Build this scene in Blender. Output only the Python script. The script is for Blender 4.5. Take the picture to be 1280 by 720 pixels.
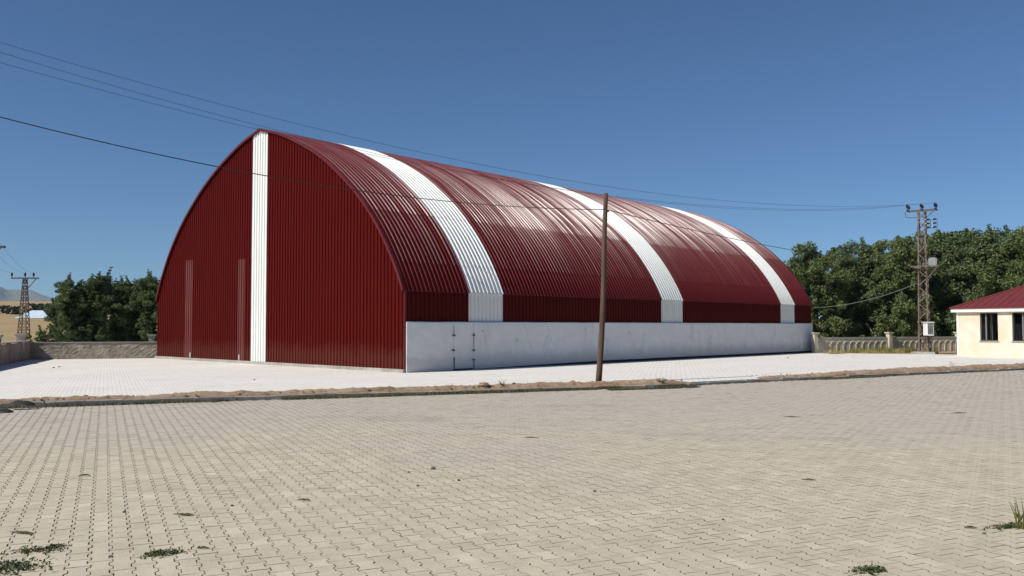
import bpy, math, random
import numpy as np
from mathutils import Vector, Matrix, noise as mnoise
R = math.radians
random.seed(7); rng = np.random.default_rng(7)
for o in list(bpy.data.objects): bpy.data.objects.remove(o)
scene = bpy.context.scene
COL = scene.collection

# ------------------------------------------------------------------ camera, world, sun, exposure
CAM_H = 1.6
cam_d = bpy.data.cameras.new('camera'); cam = bpy.data.objects.new('camera', cam_d); COL.objects.link(cam)
cam_d.sensor_width = 36.0; cam_d.lens = 36.0*1090/1280; cam_d.clip_end = 40000; cam_d.clip_start = 0.1
cam.location = (0, 0, CAM_H); cam.rotation_euler = (R(90)+math.atan(47/1090), 0, 0)
scene.camera = cam

SUN = Vector((-1.0, -0.62, 1.08)).normalized()
world = bpy.data.worlds.new('World'); scene.world = world; world.use_nodes = True
wn = world.node_tree.nodes; wl = world.node_tree.links; wn.clear()
sky = wn.new('ShaderNodeTexSky'); sky.sky_type = 'NISHITA'; sky.sun_disc = False
sky.sun_elevation = math.asin(SUN.z); sky.sun_rotation = math.atan2(SUN.x, SUN.y) % (2*math.pi)
sky.altitude = 1800; sky.air_density = 1.0; sky.dust_density = 0.1; sky.ozone_density = 9.0
bg = wn.new('ShaderNodeBackground'); bg.inputs['Strength'].default_value = 0.066
wo = wn.new('ShaderNodeOutputWorld'); wl.new(sky.outputs[0], bg.inputs[0]); wl.new(bg.outputs[0], wo.inputs[0])

sun_d = bpy.data.lights.new('sun', 'SUN'); sun_d.energy = 4.9; sun_d.angle = R(0.55); sun_d.color = (1.0, 0.95, 0.87)
sun = bpy.data.objects.new('sun', sun_d); COL.objects.link(sun)
sun.rotation_euler = SUN.to_track_quat('Z', 'Y').to_euler(); sun.location = (-40, -20, 60)

vs = scene.view_settings; vs.view_transform = 'Standard'; vs.look = 'None'; vs.exposure = 0.28; vs.gamma = 1.0
vs.use_curve_mapping = False

# ------------------------------------------------------------------ helpers
def new_mat(name):
    m = bpy.data.materials.new(name); m.use_nodes = True
    nt = m.node_tree; b = nt.nodes['Principled BSDF']
    return m, nt, b
def N(nt, t, **kw):
    n = nt.nodes.new(t)
    for k, v in kw.items(): setattr(n, k, v)
    return n
def ramp(nt, src, stops):
    r = N(nt, 'ShaderNodeValToRGB'); e = r.color_ramp.elements
    while len(e) < len(stops): e.new(0.5)
    for i, (p, c) in enumerate(stops):
        e[i].position = p; e[i].color = (c[0], c[1], c[2], 1) if hasattr(c, '__len__') else (c, c, c, 1)
    nt.links.new(src, r.inputs[0]); return r.outputs[0]
def tex(nt, scale, detail=4, rough=0.55, coord='Object', stretch=None, dist=0.0):
    tc = N(nt, 'ShaderNodeTexCoord'); n = N(nt, 'ShaderNodeTexNoise')
    n.inputs['Scale'].default_value = scale; n.inputs['Detail'].default_value = detail; n.inputs['Roughness'].default_value = rough
    n.inputs['Distortion'].default_value = dist
    src = tc.outputs[coord]
    if coord == 'World':
        pass
    if stretch:
        mp = N(nt, 'ShaderNodeMapping'); mp.inputs['Scale'].default_value = stretch
        nt.links.new(src, mp.inputs[0]); src = mp.outputs[0]
    nt.links.new(src, n.inputs['Vector']); return n.outputs[0]
def geo_noise(nt, scale, detail=4, rough=0.55, stretch=None):
    g = N(nt, 'ShaderNodeNewGeometry'); n = N(nt, 'ShaderNodeTexNoise')
    n.inputs['Scale'].default_value = scale; n.inputs['Detail'].default_value = detail; n.inputs['Roughness'].default_value = rough
    src = g.outputs['Position']
    if stretch:
        mp = N(nt, 'ShaderNodeMapping'); mp.inputs['Scale'].default_value = stretch
        nt.links.new(src, mp.inputs[0]); src = mp.outputs[0]
    nt.links.new(src, n.inputs['Vector']); return n.outputs[0]
def mixc(nt, fac, a, b, mode='MIX'):
    m = N(nt, 'ShaderNodeMix', data_type='RGBA', blend_type=mode)
    for s, v in ((m.inputs[0], fac), (m.inputs[6], a), (m.inputs[7], b)):
        if hasattr(v, 'is_output'): nt.links.new(v, s)
        elif hasattr(v, '__len__'): s.default_value = (v[0], v[1], v[2], 1)
        else: s.default_value = v
    return m.outputs[2]
def bump(nt, b, h, strength=0.3, dist=0.01):
    n = N(nt, 'ShaderNodeBump'); n.inputs['Strength'].default_value = strength; n.inputs['Distance'].default_value = dist
    nt.links.new(h, n.inputs['Height']); nt.links.new(n.outputs[0], b.inputs['Normal'])
def rough_mat(name, c0, c1, scale=6, rough=0.85, bscale=40, bstr=0.25, bdist=0.01, c2=None, big=0.35, metallic=0.0):
    """two-tone mottled surface, world-space noise"""
    m, nt, b = new_mat(name)
    n1 = geo_noise(nt, scale, 6, 0.6)
    col = ramp(nt, n1, [(0.3, c0), (0.7, c1)])
    if c2 is not None:
        n2 = geo_noise(nt, big, 4, 0.6)
        col = mixc(nt, ramp(nt, n2, [(0.42, 0.0), (0.68, 1.0)]), col, c2)
    nt.links.new(col, b.inputs['Base Color']); b.inputs['Roughness'].default_value = rough; b.inputs['Metallic'].default_value = metallic
    bump(nt, b, geo_noise(nt, bscale, 5, 0.6), bstr, bdist)
    return m

class MB:
    def __init__(s): s.v = []; s.f = []
    def add(s, vs_, fs):
        o = len(s.v); s.v += [tuple(p) for p in vs_]; s.f += [tuple(i+o for i in q) for q in fs]; return s
    def box(s, x0, x1, y0, y1, z0, z1):
        return s.add([(x0,y0,z0),(x1,y0,z0),(x1,y1,z0),(x0,y1,z0),(x0,y0,z1),(x1,y0,z1),(x1,y1,z1),(x0,y1,z1)],
                     [(0,3,2,1),(4,5,6,7),(0,1,5,4),(1,2,6,5),(2,3,7,6),(3,0,4,7)])
    def cbox(s, x0, x1, y0, y1, z0, z1, c=0.01):
        """box with chamfered top edge"""
        return s.add([(x0,y0,z0),(x1,y0,z0),(x1,y1,z0),(x0,y1,z0),(x0,y0,z1-c),(x1,y0,z1-c),(x1,y1,z1-c),(x0,y1,z1-c),
                      (x0+c,y0+c,z1),(x1-c,y0+c,z1),(x1-c,y1-c,z1),(x0+c,y1-c,z1)],
                     [(0,3,2,1),(8,9,10,11),(0,1,5,4),(1,2,6,5),(2,3,7,6),(3,0,4,7),(4,5,9,8),(5,6,10,9),(6,7,11,10),(7,4,8,11)])
    def bar(s, a, b, w=0.05, h=None):
        a = Vector(a); b = Vector(b); h = h or w; d = (b-a).normalized()
        up = Vector((0,0,1)) if abs(d.z) < 0.95 else Vector((0,1,0))
        x = d.cross(up).normalized()*w/2; y = x.cross(d).normalized()*h/2
        return s.add([a-x-y,a+x-y,a+x+y,a-x+y,b-x-y,b+x-y,b+x+y,b-x+y],
                     [(0,1,2,3),(4,7,6,5),(0,4,5,1),(1,5,6,2),(2,6,7,3),(3,7,4,0)])
    def tube(s, pts, r, n=8, cap=True):
        pts = [Vector(p) for p in pts]; rs = r if hasattr(r, '__len__') else [r]*len(pts)
        o = len(s.v); prev = None
        for i, p in enumerate(pts):
            d = (pts[min(i+1, len(pts)-1)]-pts[max(i-1, 0)]).normalized()
            if prev is None:
                up = Vector((0,0,1)) if abs(d.z) < 0.9 else Vector((1,0,0)); x = d.cross(up).normalized()
            else:
                x = (prev - d*prev.dot(d)).normalized()
            prev = x; y = d.cross(x)
            for k in range(n):
                a = 2*math.pi*k/n; s.v.append(tuple(p + (x*math.cos(a)+y*math.sin(a))*rs[i]))
        for i in range(len(pts)-1):
            for k in range(n):
                k2 = (k+1) % n; s.f.append((o+i*n+k, o+i*n+k2, o+(i+1)*n+k2, o+(i+1)*n+k))
        if cap:
            s.f.append(tuple(o+k for k in reversed(range(n)))); e = o+(len(pts)-1)*n; s.f.append(tuple(e+k for k in range(n)))
        return s
    def lathe(s, prof, c=(0,0,0), n=10):
        o = len(s.v)
        for r, z in prof:
            for k in range(n):
                a = 2*math.pi*k/n; s.v.append((c[0]+r*math.cos(a), c[1]+r*math.sin(a), c[2]+z))
        for i in range(len(prof)-1):
            for k in range(n):
                k2 = (k+1) % n; s.f.append((o+i*n+k, o+i*n+k2, o+(i+1)*n+k2, o+(i+1)*n+k))
        s.f.append(tuple(o+k for k in reversed(range(n)))); e = o+(len(prof)-1)*n; s.f.append(tuple(e+k for k in range(n)))
        return s
    def mesh(s, name, mat, smooth=False):
        me = bpy.data.meshes.new(name); me.from_pydata(s.v, [], s.f)
        if mat: me.materials.append(mat)
        if smooth: me.polygons.foreach_set('use_smooth', [True]*len(me.polygons))
        me.update(); return me
    def build(s, name, mat, parent=None, smooth=False):
        return link(name, s.mesh(name, mat, smooth), parent)
def link(name, me, parent=None):
    o = bpy.data.objects.new(name, me); COL.objects.link(o)
    if parent: o.parent = parent
    return o
def np_mesh(name, V, F, mat, smooth=False):
    """V (n,3); F (m,k) constant-size faces"""
    me = bpy.data.meshes.new(name); V = np.asarray(V, np.float32); F = np.asarray(F, np.int32)
    k = F.shape[1]; me.vertices.add(len(V)); me.vertices.foreach_set('co', V.ravel())
    me.loops.add(F.size); me.loops.foreach_set('vertex_index', F.ravel())
    me.polygons.add(len(F)); me.polygons.foreach_set('loop_start', np.arange(0, F.size, k, dtype=np.int32))
    if mat: me.materials.append(mat)
    me.update(calc_edges=True); me.validate()
    if not smooth: me.shade_flat()
    return me
def empty(name, loc=(0,0,0), rz=0.0):
    o = bpy.data.objects.new(name, None); COL.objects.link(o); o.location = loc; o.rotation_euler = (0, 0, rz)
    o.empty_display_size = 0.3; return o
def tag(o, label=None, cat=None, group=None, kind=None):
    if label: o['label'] = label
    if cat: o['category'] = cat
    if group: o['group'] = group
    if kind: o['kind'] = kind
    return o
def nz(x, y, z=0.0): return mnoise.noise(Vector((x, y, z)))

# ------------------------------------------------------------------ layout (metres; camera at the origin looking along +Y)
A = Vector((-3.637, 29.683, 0.0))                 # hangar corner nearest the camera
HANG = math.atan2(0.7226, 0.6913)                 # direction of its length
HW, HL = 19.04, 31.2
GA = R(25.0)                                      # yard paving grid
KDIR = Vector((math.cos(GA), math.sin(GA), 0)); GDIR = Vector((-math.sin(GA), math.cos(GA), 0))
YARD_Z = -0.07
# edge between the brick-coloured yard and the pale apron
EDGE = [Vector(p) for p in ((-34.0, 7.6), (-10.35, 17.72), (4.28, 24.0), (7.65, 26.1), (19.34, 33.04), (34.0, 41.7))]
def edge_dist(x, y):
    """signed distance: > 0 behind the edge (apron side), < 0 on the yard"""
    best = 1e9; sg = 1
    for a, b in zip(EDGE[:-1], EDGE[1:]):
        d = b-a; L = d.length; d = d/L; px, py = x-a.x, y-a.y
        t = min(max(px*d.x+py*d.y, 0), L); qx, qy = px-d.x*t, py-d.y*t; r = math.hypot(qx, qy)
        if r < best: best = r; sg = 1 if d.x*py-d.y*px > 0 else -1
    return best*sg
def along(pts, s):
    for a, b in zip(pts[:-1], pts[1:]):
        L = (b-a).length
        if s <= L or b is pts[-1]: d = (b-a)/L; return a+d*s, d
        s -= L

# ------------------------------------------------------------------ materials
def paint(name, c, c_dust, rough=0.36, dust=0.18, spec=0.5, streak=False):
    m, nt, b = new_mat(name)
    n1 = geo_noise(nt, 0.9, 5, 0.6); n2 = geo_noise(nt, 3.0, 6, 0.7, stretch=(1, 1, 0.25))
    f = N(nt, 'ShaderNodeMath', operation='MULTIPLY'); nt.links.new(n1, f.inputs[0]); nt.links.new(n2, f.inputs[1])
    col = mixc(nt, ramp(nt, f.outputs[0], [(0.14, 0.0), (0.45, dust)]), c, c_dust)
    gp = N(nt, 'ShaderNodeNewGeometry'); sp = N(nt, 'ShaderNodeSeparateXYZ'); nt.links.new(gp.outputs['Position'], sp.inputs[0])
    ma = N(nt, 'ShaderNodeMath', operation='MULTIPLY_ADD'); nt.links.new(geo_noise(nt, 1.7, 6, 0.7), ma.inputs[0]); ma.inputs[1].default_value = -1.1; nt.links.new(sp.outputs['Z'], ma.inputs[2])
    col = mixc(nt, ramp(nt, ma.outputs[0], [(0.0, 0.05), (0.4, 0.0)]), col, (0.34, 0.25, 0.19))          # blown dust along the foot
    nt.links.new(col, b.inputs['Base Color'])
    nt.links.new(ramp(nt, n2, [(0.3, rough-0.05), (0.75, rough+0.12)]), b.inputs['Roughness'])
    b.inputs['Specular IOR Level'].default_value = spec
    if streak:                                                             # sheets age differently: gloss changes from rib to rib
        sx = tex(nt, 1.0, 3, 0.7, 'Object', (4.2, 0.10, 0.02)); sy = tex(nt, 1.0, 4, 0.6, 'Object', (0.25, 0.5, 0.5))
        f3 = N(nt, 'ShaderNodeMath', operation='ADD'); nt.links.new(sx, f3.inputs[0]); nt.links.new(sy, f3.inputs[1])
        nt.links.new(ramp(nt, sx, [(0.36, 0.02), (0.50, spec*0.5), (0.64, spec)]), b.inputs['Specular IOR Level'])
        nt.links.new(ramp(nt, f3.outputs[0], [(0.75, 0.0), (1.0, 1.0)]), b.inputs['Roughness'])
        rm = N(nt, 'ShaderNodeMapRange'); rm.inputs['To Min'].default_value = rough+0.08; rm.inputs['To Max'].default_value = rough-0.04
        nt.links.new(ramp(nt, f3.outputs[0], [(0.75, 0.0), (1.0, 1.0)]), rm.inputs[0]); nt.links.new(rm.outputs[0], b.inputs['Roughness'])
    bump(nt, b, geo_noise(nt, 1.6, 4, 0.5), 0.22, 0.03)
    return m
M = {}
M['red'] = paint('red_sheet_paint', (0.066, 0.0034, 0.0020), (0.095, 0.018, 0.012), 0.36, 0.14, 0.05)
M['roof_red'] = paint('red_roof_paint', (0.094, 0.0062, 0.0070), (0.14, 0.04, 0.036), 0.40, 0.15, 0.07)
M['roof_red_top'] = paint('glossy_red_roof_paint', (0.100, 0.0085, 0.009), (0.17, 0.07, 0.066), 0.38, 0.25, 0.58, True)
M['roof_red_mid'] = paint('satin_red_roof_paint', (0.095, 0.0068, 0.0074), (0.15, 0.05, 0.045), 0.40, 0.2, 0.26, True)
M['red_faded'] = paint('faded_red_sheet_paint', (0.105, 0.020, 0.019), (0.17, 0.07, 0.06), 0.5, 0.4, 0.2)
M['white'] = paint('white_sheet_paint', (0.66, 0.68, 0.66), (0.48, 0.46, 0.42), 0.42, 0.28, 0.25)
M['trim'] = paint('dark_red_trim', (0.092, 0.007, 0.007), (0.14, 0.05, 0.05), 0.4, 0.2, 0.3)
M['concrete'] = rough_mat('concrete', (0.26, 0.245, 0.22), (0.40, 0.38, 0.34), 5, 0.9, 60, 0.35, 0.01, (0.22, 0.20, 0.17), 0.6)
M['kerb'] = rough_mat('kerb_concrete', (0.20, 0.195, 0.18), (0.33, 0.32, 0.29), 7, 0.92, 50, 0.5, 0.01, (0.16, 0.15, 0.125), 1.2)
M['wall_c'] = rough_mat('rough_wall_concrete', (0.19, 0.16, 0.125), (0.42, 0.37, 0.30), 2.6, 0.95, 12, 1.0, 0.04, (0.24, 0.20, 0.155), 0.9)
M['wall_y'] = rough_mat('weathered_panel_concrete', (0.46, 0.41, 0.32), (0.60, 0.55, 0.44), 3.0, 0.93, 30, 0.5, 0.015, (0.42, 0.37, 0.27), 0.8)
M['coping'] = rough_mat('dark_coping_concrete', (0.27, 0.25, 0.215), (0.40, 0.37, 0.32), 5, 0.95, 40, 0.5, 0.01)
M['soil'] = rough_mat('dry_soil', (0.17, 0.10, 0.06), (0.36, 0.235, 0.145), 9, 0.97, 40, 1.0, 0.03, (0.36, 0.27, 0.18), 1.1)
M['ground'] = rough_mat('dry_grass_ground', (0.20, 0.145, 0.07), (0.36, 0.27, 0.135), 0.05, 0.97, 3, 0.6, 0.1, (0.30, 0.20, 0.09), 0.012)
M['mount'] = rough_mat('bare_mountain', (0.13, 0.105, 0.075), (0.25, 0.21, 0.15), 0.0016, 1.0, 0.01, 0.9, 30, (0.10, 0.09, 0.06), 0.0008)
M['wood'] = None
M['cream'] = rough_mat('cream_render', (0.56, 0.525, 0.43), (0.64, 0.605, 0.51), 2.5, 0.9, 50, 0.2, 0.006, (0.60, 0.49, 0.36), 0.9)
M['rooft'] = rough_mat('maroon_roof_sheet', (0.095, 0.010, 0.011), (0.13, 0.018, 0.019), 4, 0.75, 30, 0.15, 0.01)
M['fascia'] = rough_mat('white_fascia', (0.66, 0.64, 0.58), (0.76, 0.74, 0.69), 4, 0.7, 30, 0.1, 0.005)
M['dark_in'] = rough_mat('bare_interior_plaster', (0.05, 0.045, 0.04), (0.09, 0.08, 0.07), 3, 0.95)
M['frame_d'] = rough_mat('dark_window_frame', (0.03, 0.027, 0.025), (0.05, 0.045, 0.04), 8, 0.5)
M['frame_g'] = rough_mat('grey_window_frame', (0.12, 0.115, 0.105), (0.18, 0.17, 0.16), 8, 0.5)
M['rust'] = rough_mat('rusty_galvanised_steel', (0.085, 0.06, 0.045), (0.22, 0.195, 0.17), 2.2, 0.75, 40, 0.3, 0.01, (0.11, 0.06, 0.04), 1.4, 0.2)
M['steel'] = rough_mat('dark_grey_steel', (0.055, 0.055, 0.058), (0.12, 0.12, 0.12), 4, 0.6, 40, 0.2, 0.01, metallic=0.3)
M['pylon'] = rough_mat('brown_weathered_steel', (0.045, 0.035, 0.03), (0.10, 0.075, 0.055), 4, 0.7, 40, 0.2, 0.01, metallic=0.2)
M['insul'] = rough_mat('dark_glazed_porcelain', (0.012, 0.010, 0.016), (0.03, 0.022, 0.03), 6, 0.25)
M['cable'] = rough_mat('black_cable_sheath', (0.008, 0.008, 0.009), (0.016, 0.016, 0.017), 10, 0.6)
M['wire'] = rough_mat('aluminium_wire', (0.045, 0.05, 0.055), (0.075, 0.08, 0.085), 10, 0.6, metallic=0.4)
M['greycable'] = rough_mat('grey_cable_sheath', (0.13, 0.14, 0.125), (0.19, 0.20, 0.18), 10, 0.6)
M['box_w'] = rough_mat('white_enamel_box', (0.55, 0.55, 0.53), (0.68, 0.68, 0.65), 5, 0.5, 40, 0.1)
M['box_g'] = rough_mat('grey_enamel_tank', (0.17, 0.185, 0.195), (0.25, 0.265, 0.275), 5, 0.5, 40, 0.1)
M['tin'] = rough_mat('pale_blue_tin', (0.42, 0.52, 0.60), (0.52, 0.61, 0.68), 0.6, 0.5)
M['farwall'] = rough_mat('grey_house_render', (0.14, 0.12, 0.12), (0.20, 0.17, 0.16), 0.6, 0.9)
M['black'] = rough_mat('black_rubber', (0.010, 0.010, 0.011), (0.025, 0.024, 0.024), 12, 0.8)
M['bark'] = rough_mat('bark', (0.06, 0.045, 0.03), (0.13, 0.10, 0.07), 6, 0.95, 25, 0.8, 0.02)
M['twig'] = rough_mat('dry_stalk', (0.16, 0.11, 0.06), (0.30, 0.23, 0.13), 20, 0.95)
M['dead'] = rough_mat('dead_brown_weed', (0.045, 0.034, 0.022), (0.10, 0.075, 0.045), 20, 0.95)
M['stone'] = rough_mat('small_stone', (0.06, 0.052, 0.045), (0.16, 0.14, 0.12), 30, 0.95)
M['clod'] = rough_mat('soil_clod', (0.24, 0.14, 0.09), (0.42, 0.28, 0.19), 14, 0.97, 60, 0.8, 0.02)

def wood_mat():
    m, nt, b = new_mat('weathered_pole_wood')
    n = geo_noise(nt, 5.0, 6, 0.65, stretch=(6, 6, 0.35)); n2 = geo_noise(nt, 0.8, 3)
    c = ramp(nt, n, [(0.28, (0.028, 0.016, 0.010)), (0.5, (0.075, 0.042, 0.026)), (0.75, (0.14, 0.085, 0.055))])
    c = mixc(nt, ramp(nt, n2, [(0.4, 0.0), (0.7, 0.45)]), c, (0.10, 0.07, 0.05))
    nt.links.new(c, b.inputs['Base Color']); b.inputs['Roughness'].default_value = 0.9; bump(nt, b, n, 0.7, 0.02); return m
M['wood'] = wood_mat()

def low_wall_mat():
    m, nt, b = new_mat('white_washed_low_wall')
    n1 = geo_noise(nt, 1.3, 6, 0.65); n2 = geo_noise(nt, 0.5, 3, 0.5, stretch=(1, 1, 3))
    c = ramp(nt, n1, [(0.3, (0.60, 0.61, 0.61)), (0.6, (0.67, 0.675, 0.67))])
    c = mixc(nt, ramp(nt, n2, [(0.45, 0.0), (0.75, 0.15)]), c, (0.48, 0.475, 0.50))
    gp = N(nt, 'ShaderNodeNewGeometry'); sp = N(nt, 'ShaderNodeSeparateXYZ'); nt.links.new(gp.outputs['Position'], sp.inputs[0])
    sn = geo_noise(nt, 2.2, 6, 0.7); ma = N(nt, 'ShaderNodeMath', operation='MULTIPLY_ADD'); nt.links.new(sn, ma.inputs[0]); ma.inputs[1].default_value = -0.75; nt.links.new(sp.outputs['Z'], ma.inputs[2])
    c = mixc(nt, ramp(nt, ma.outputs[0], [(0.0, 0.42), (0.34, 0.0)]), c, (0.38, 0.35, 0.33))       # splashed dirt at the foot
    nt.links.new(c, b.inputs['Base Color']); b.inputs['Roughness'].default_value = 0.55
    bump(nt, b, geo_noise(nt, 6, 5, 0.6), 0.25, 0.012); return m
M['lowwall'] = low_wall_mat()

def paver_mat():
    m, nt, b = new_mat('beige_concrete_paver')
    oi = N(nt, 'ShaderNodeObjectInfo'); g = N(nt, 'ShaderNodeNewGeometry')
    ad = N(nt, 'ShaderNodeMath', operation='ADD'); nt.links.new(oi.outputs['Random'], ad.inputs[0]); nt.links.new(g.outputs['Random Per Island'], ad.inputs[1])
    fr = N(nt, 'ShaderNodeMath', operation='FRACT'); nt.links.new(ad.outputs[0], fr.inputs[0])
    tone = ramp(nt, fr.outputs[0], [(0.0, (0.44, 0.386, 0.288)), (0.3, (0.462, 0.407, 0.306)), (0.75, (0.476, 0.42, 0.317)), (0.93, (0.487, 0.43, 0.327)), (1.0, (0.525, 0.47, 0.37))])
    fine = geo_noise(nt, 55, 5, 0.7); mid = geo_noise(nt, 2.6, 5, 0.65); big = geo_noise(nt, 0.16, 4, 0.6)
    c = mixc(nt, 1.0, tone, ramp(nt, fine, [(0.3, 0.84), (0.7, 1.10)]), 'MULTIPLY')
    c = mixc(nt, 1.0, c, ramp(nt, mid, [(0.3, 0.87), (0.68, 1.06)]), 'MULTIPLY')
    # traffic film: broad greyish-mauve worn areas
    gp = N(nt, 'ShaderNodeNewGeometry'); sp = N(nt, 'ShaderNodeSeparateXYZ'); nt.links.new(gp.outputs['Position'], sp.inputs[0])
    ma = N(nt, 'ShaderNodeMath', operation='MULTIPLY_ADD'); nt.links.new(big, ma.inputs[0]); ma.inputs[1].default_value = 26.0; nt.links.new(sp.outputs['Y'], ma.inputs[2])
    mr = N(nt, 'ShaderNodeMapRange'); mr.inputs['From Min'].default_value = 22.5; mr.inputs['From Max'].default_value = 29.0; mr.inputs['To Max'].default_value = 0.72
    nt.links.new(ma.outputs[0], mr.inputs[0]); c = mixc(nt, mr.outputs[0], c, (0.395, 0.350, 0.305))
    # pale scuffs
    sc = geo_noise(nt, 1.1, 8, 0.75, stretch=(0.6, 1.6, 1))
    c = mixc(nt, ramp(nt, sc, [(0.67, 0.0), (0.75, 0.6)]), c, (0.60, 0.58, 0.53))
    # oily dark blots
    bl = geo_noise(nt, 0.33, 6, 0.7, stretch=(0.7, 1.3, 1))
    c = mixc(nt, ramp(nt, bl, [(0.55, 0.0), (0.74, 0.45)]), c, (0.22, 0.195, 0.17))
    nt.links.new(c, b.inputs['Base Color']); b.inputs['Roughness'].default_value = 0.88
    bump(nt, b, fine, 0.35, 0.004); return m
M['paver'] = paver_mat()
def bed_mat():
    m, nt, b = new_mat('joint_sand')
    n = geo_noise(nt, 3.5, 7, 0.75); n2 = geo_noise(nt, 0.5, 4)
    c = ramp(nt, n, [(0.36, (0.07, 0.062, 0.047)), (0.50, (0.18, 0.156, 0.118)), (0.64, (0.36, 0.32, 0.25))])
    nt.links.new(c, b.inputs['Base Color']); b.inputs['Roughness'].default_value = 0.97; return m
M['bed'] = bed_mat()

def apron_mat():
    m, nt, b = new_mat('pale_small_pavers')
    tc = N(nt, 'ShaderNodeTexCoord'); br = N(nt, 'ShaderNodeTexBrick'); br.offset = 0.5; br.squash = 1.0
    nt.links.new(tc.outputs['Object'], br.inputs['Vector'])
    for k, v in (('Scale', 1.0), ('Mortar Size', 0.011), ('Mortar Smooth', 0.4), ('Bias', 0.0), ('Brick Width', 0.2), ('Row Height', 0.14)): br.inputs[k].default_value = v
    br.inputs['Color1'].default_value = (0.63, 0.61, 0.565, 1); br.inputs['Color2'].default_value = (0.73, 0.715, 0.675, 1); br.inputs['Mortar'].default_value = (0.38, 0.35, 0.30, 1)
    big = geo_noise(nt, 0.35, 5, 0.65); fine = geo_noise(nt, 18, 5, 0.7); st = geo_noise(nt, 1.0, 6, 0.7, stretch=(0.5, 1.8, 1))
    c = mixc(nt, ramp(nt, big, [(0.40, 0.0), (0.7, 0.6)]), br.outputs['Color'], (0.70, 0.66, 0.60))
    c = mixc(nt, 1.0, c, ramp(nt, fine, [(0.3, 0.88), (0.7, 1.06)]), 'MULTIPLY')
    c = mixc(nt, ramp(nt, st, [(0.54, 0.0), (0.76, 0.55)]), c, (0.47, 0.43, 0.365))
    nt.links.new(c, b.inputs['Base Color']); b.inputs['Roughness'].default_value = 0.9
    h = mixc(nt, 0.35, br.outputs['Fac'], fine); iv = N(nt, 'ShaderNodeInvert'); nt.links.new(h, iv.inputs[1])
    bump(nt, b, iv.outputs[0], 0.5, 0.008); return m
M['apron'] = apron_mat()

def leaf_mat(name, c0, c1, c2, transl=0.3):
    m, nt, b = new_mat(name); nt.nodes.remove(b)
    g = N(nt, 'ShaderNodeNewGeometry'); n = geo_noise(nt, 0.55, 3, 0.6)
    c = ramp(nt, g.outputs['Random Per Island'], [(0.0, c0), (0.55, c1), (1.0, c2)])
    c = mixc(nt, 1.0, c, ramp(nt, n, [(0.3, 0.7), (0.7, 1.25)]), 'MULTIPLY')
    d = N(nt, 'ShaderNodeBsdfPrincipled'); d.inputs['Roughness'].default_value = 0.6; d.inputs['Specular IOR Level'].default_value = 0.3
    t = N(nt, 'ShaderNodeBsdfTranslucent'); mx = N(nt, 'ShaderNodeMixShader'); mx.inputs[0].default_value = transl
    nt.links.new(c, d.inputs['Base Color']); nt.links.new(mixc(nt, 1.0, c, (1.2, 1.25, 0.6), 'MULTIPLY'), t.inputs['Color'])
    nt.links.new(d.outputs[0], mx.inputs[1]); nt.links.new(t.outputs[0], mx.inputs[2])
    nt.links.new(mx.outputs[0], nt.nodes['Material Output'].inputs[0]); return m
M['leaf_r2'] = leaf_mat('darker_broad_leaves', (0.052, 0.082, 0.033), (0.094, 0.14, 0.053), (0.16, 0.20, 0.09))
M['leaf_r'] = leaf_mat('broad_leaves', (0.068, 0.098, 0.032), (0.122, 0.166, 0.057), (0.20, 0.235, 0.10))
M['leaf_l'] = leaf_mat('willow_leaves', (0.052, 0.082, 0.030), (0.090, 0.134, 0.052), (0.150, 0.19, 0.085))
M['leaf_b'] = leaf_mat('bush_leaves', (0.03, 0.04, 0.015), (0.05, 0.065, 0.025), (0.08, 0.09, 0.04))
M['weed'] = leaf_mat('weed_leaves', (0.030, 0.045, 0.016), (0.05, 0.075, 0.028), (0.085, 0.11, 0.045), 0.2)
M['grass'] = leaf_mat('grass_blades', (0.10, 0.12, 0.03), (0.16, 0.17, 0.05), (0.24, 0.22, 0.08), 0.25)
M['straw'] = leaf_mat('dry_straw', (0.26, 0.20, 0.08), (0.36, 0.29, 0.12), (0.20, 0.19, 0.07), 0.2)
M['moss'] = leaf_mat('low_kerb_grass', (0.06, 0.062, 0.03), (0.10, 0.095, 0.05), (0.18, 0.15, 0.08), 0.15)

# ------------------------------------------------------------------ terrain
def terrain_z(x, y):
    D = math.hypot(x, y)
    if D < 46: base = -0.02
    else: base = -0.02
    z = base
    d = edge_dist(x, y) if D < 75 else 5
    z = -0.30 if d < 1.0 else (-0.02 if d > 2.2 else -0.30+0.28*(d-1.0)/1.2)
    if D > 60:
        a = math.degrees(math.atan2(x, y))                                # left of view negative
        left = min(max((-a-8)/12, 0), 1)
        t = min(max((D-70)/90, 0), 1); z -= 0.9*t*(1-min(max((D-160)/80, 0), 1))*left
        t = min(max((D-160)/440, 0), 1); hill = 16.2*t**1.15
        back = min(max((D-640)/900, 0), 1); hill *= 1-0.35*back
        und = 1+0.08*nz(x*0.006, y*0.006)+0.02*nz(x*0.03, y*0.03)
        z += hill*und*(0.35+0.65*left)
    return z
rings = list(np.arange(0.0, 76, 1.5))+list(np.geomspace(78, 16000, 70))
NA = 180
tv = [(0, 0, terrain_z(0, 0))]; tf = []
for i, r in enumerate(rings[1:]):
    for k in range(NA):
        a = 2*math.pi*k/NA; x, y = r*math.sin(a), r*math.cos(a); tv.append((x, y, terrain_z(x, y)))
for k in range(NA): tf.append((0, 1+(k+1) % NA, 1+k))
for i in range(len(rings)-2):
    for k in range(NA):
        k2 = (k+1) % NA; a, b2 = 1+i*NA, 1+(i+1)*NA; tf.append((a+k, a+k2, b2+k2, b2+k))
gb = MB(); gb.add(tv, tf); g_o = gb.build('ground', M['ground'], smooth=True); tag(g_o, 'dry golden grassland rising to a low ridge behind the walls', kind='structure')

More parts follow.
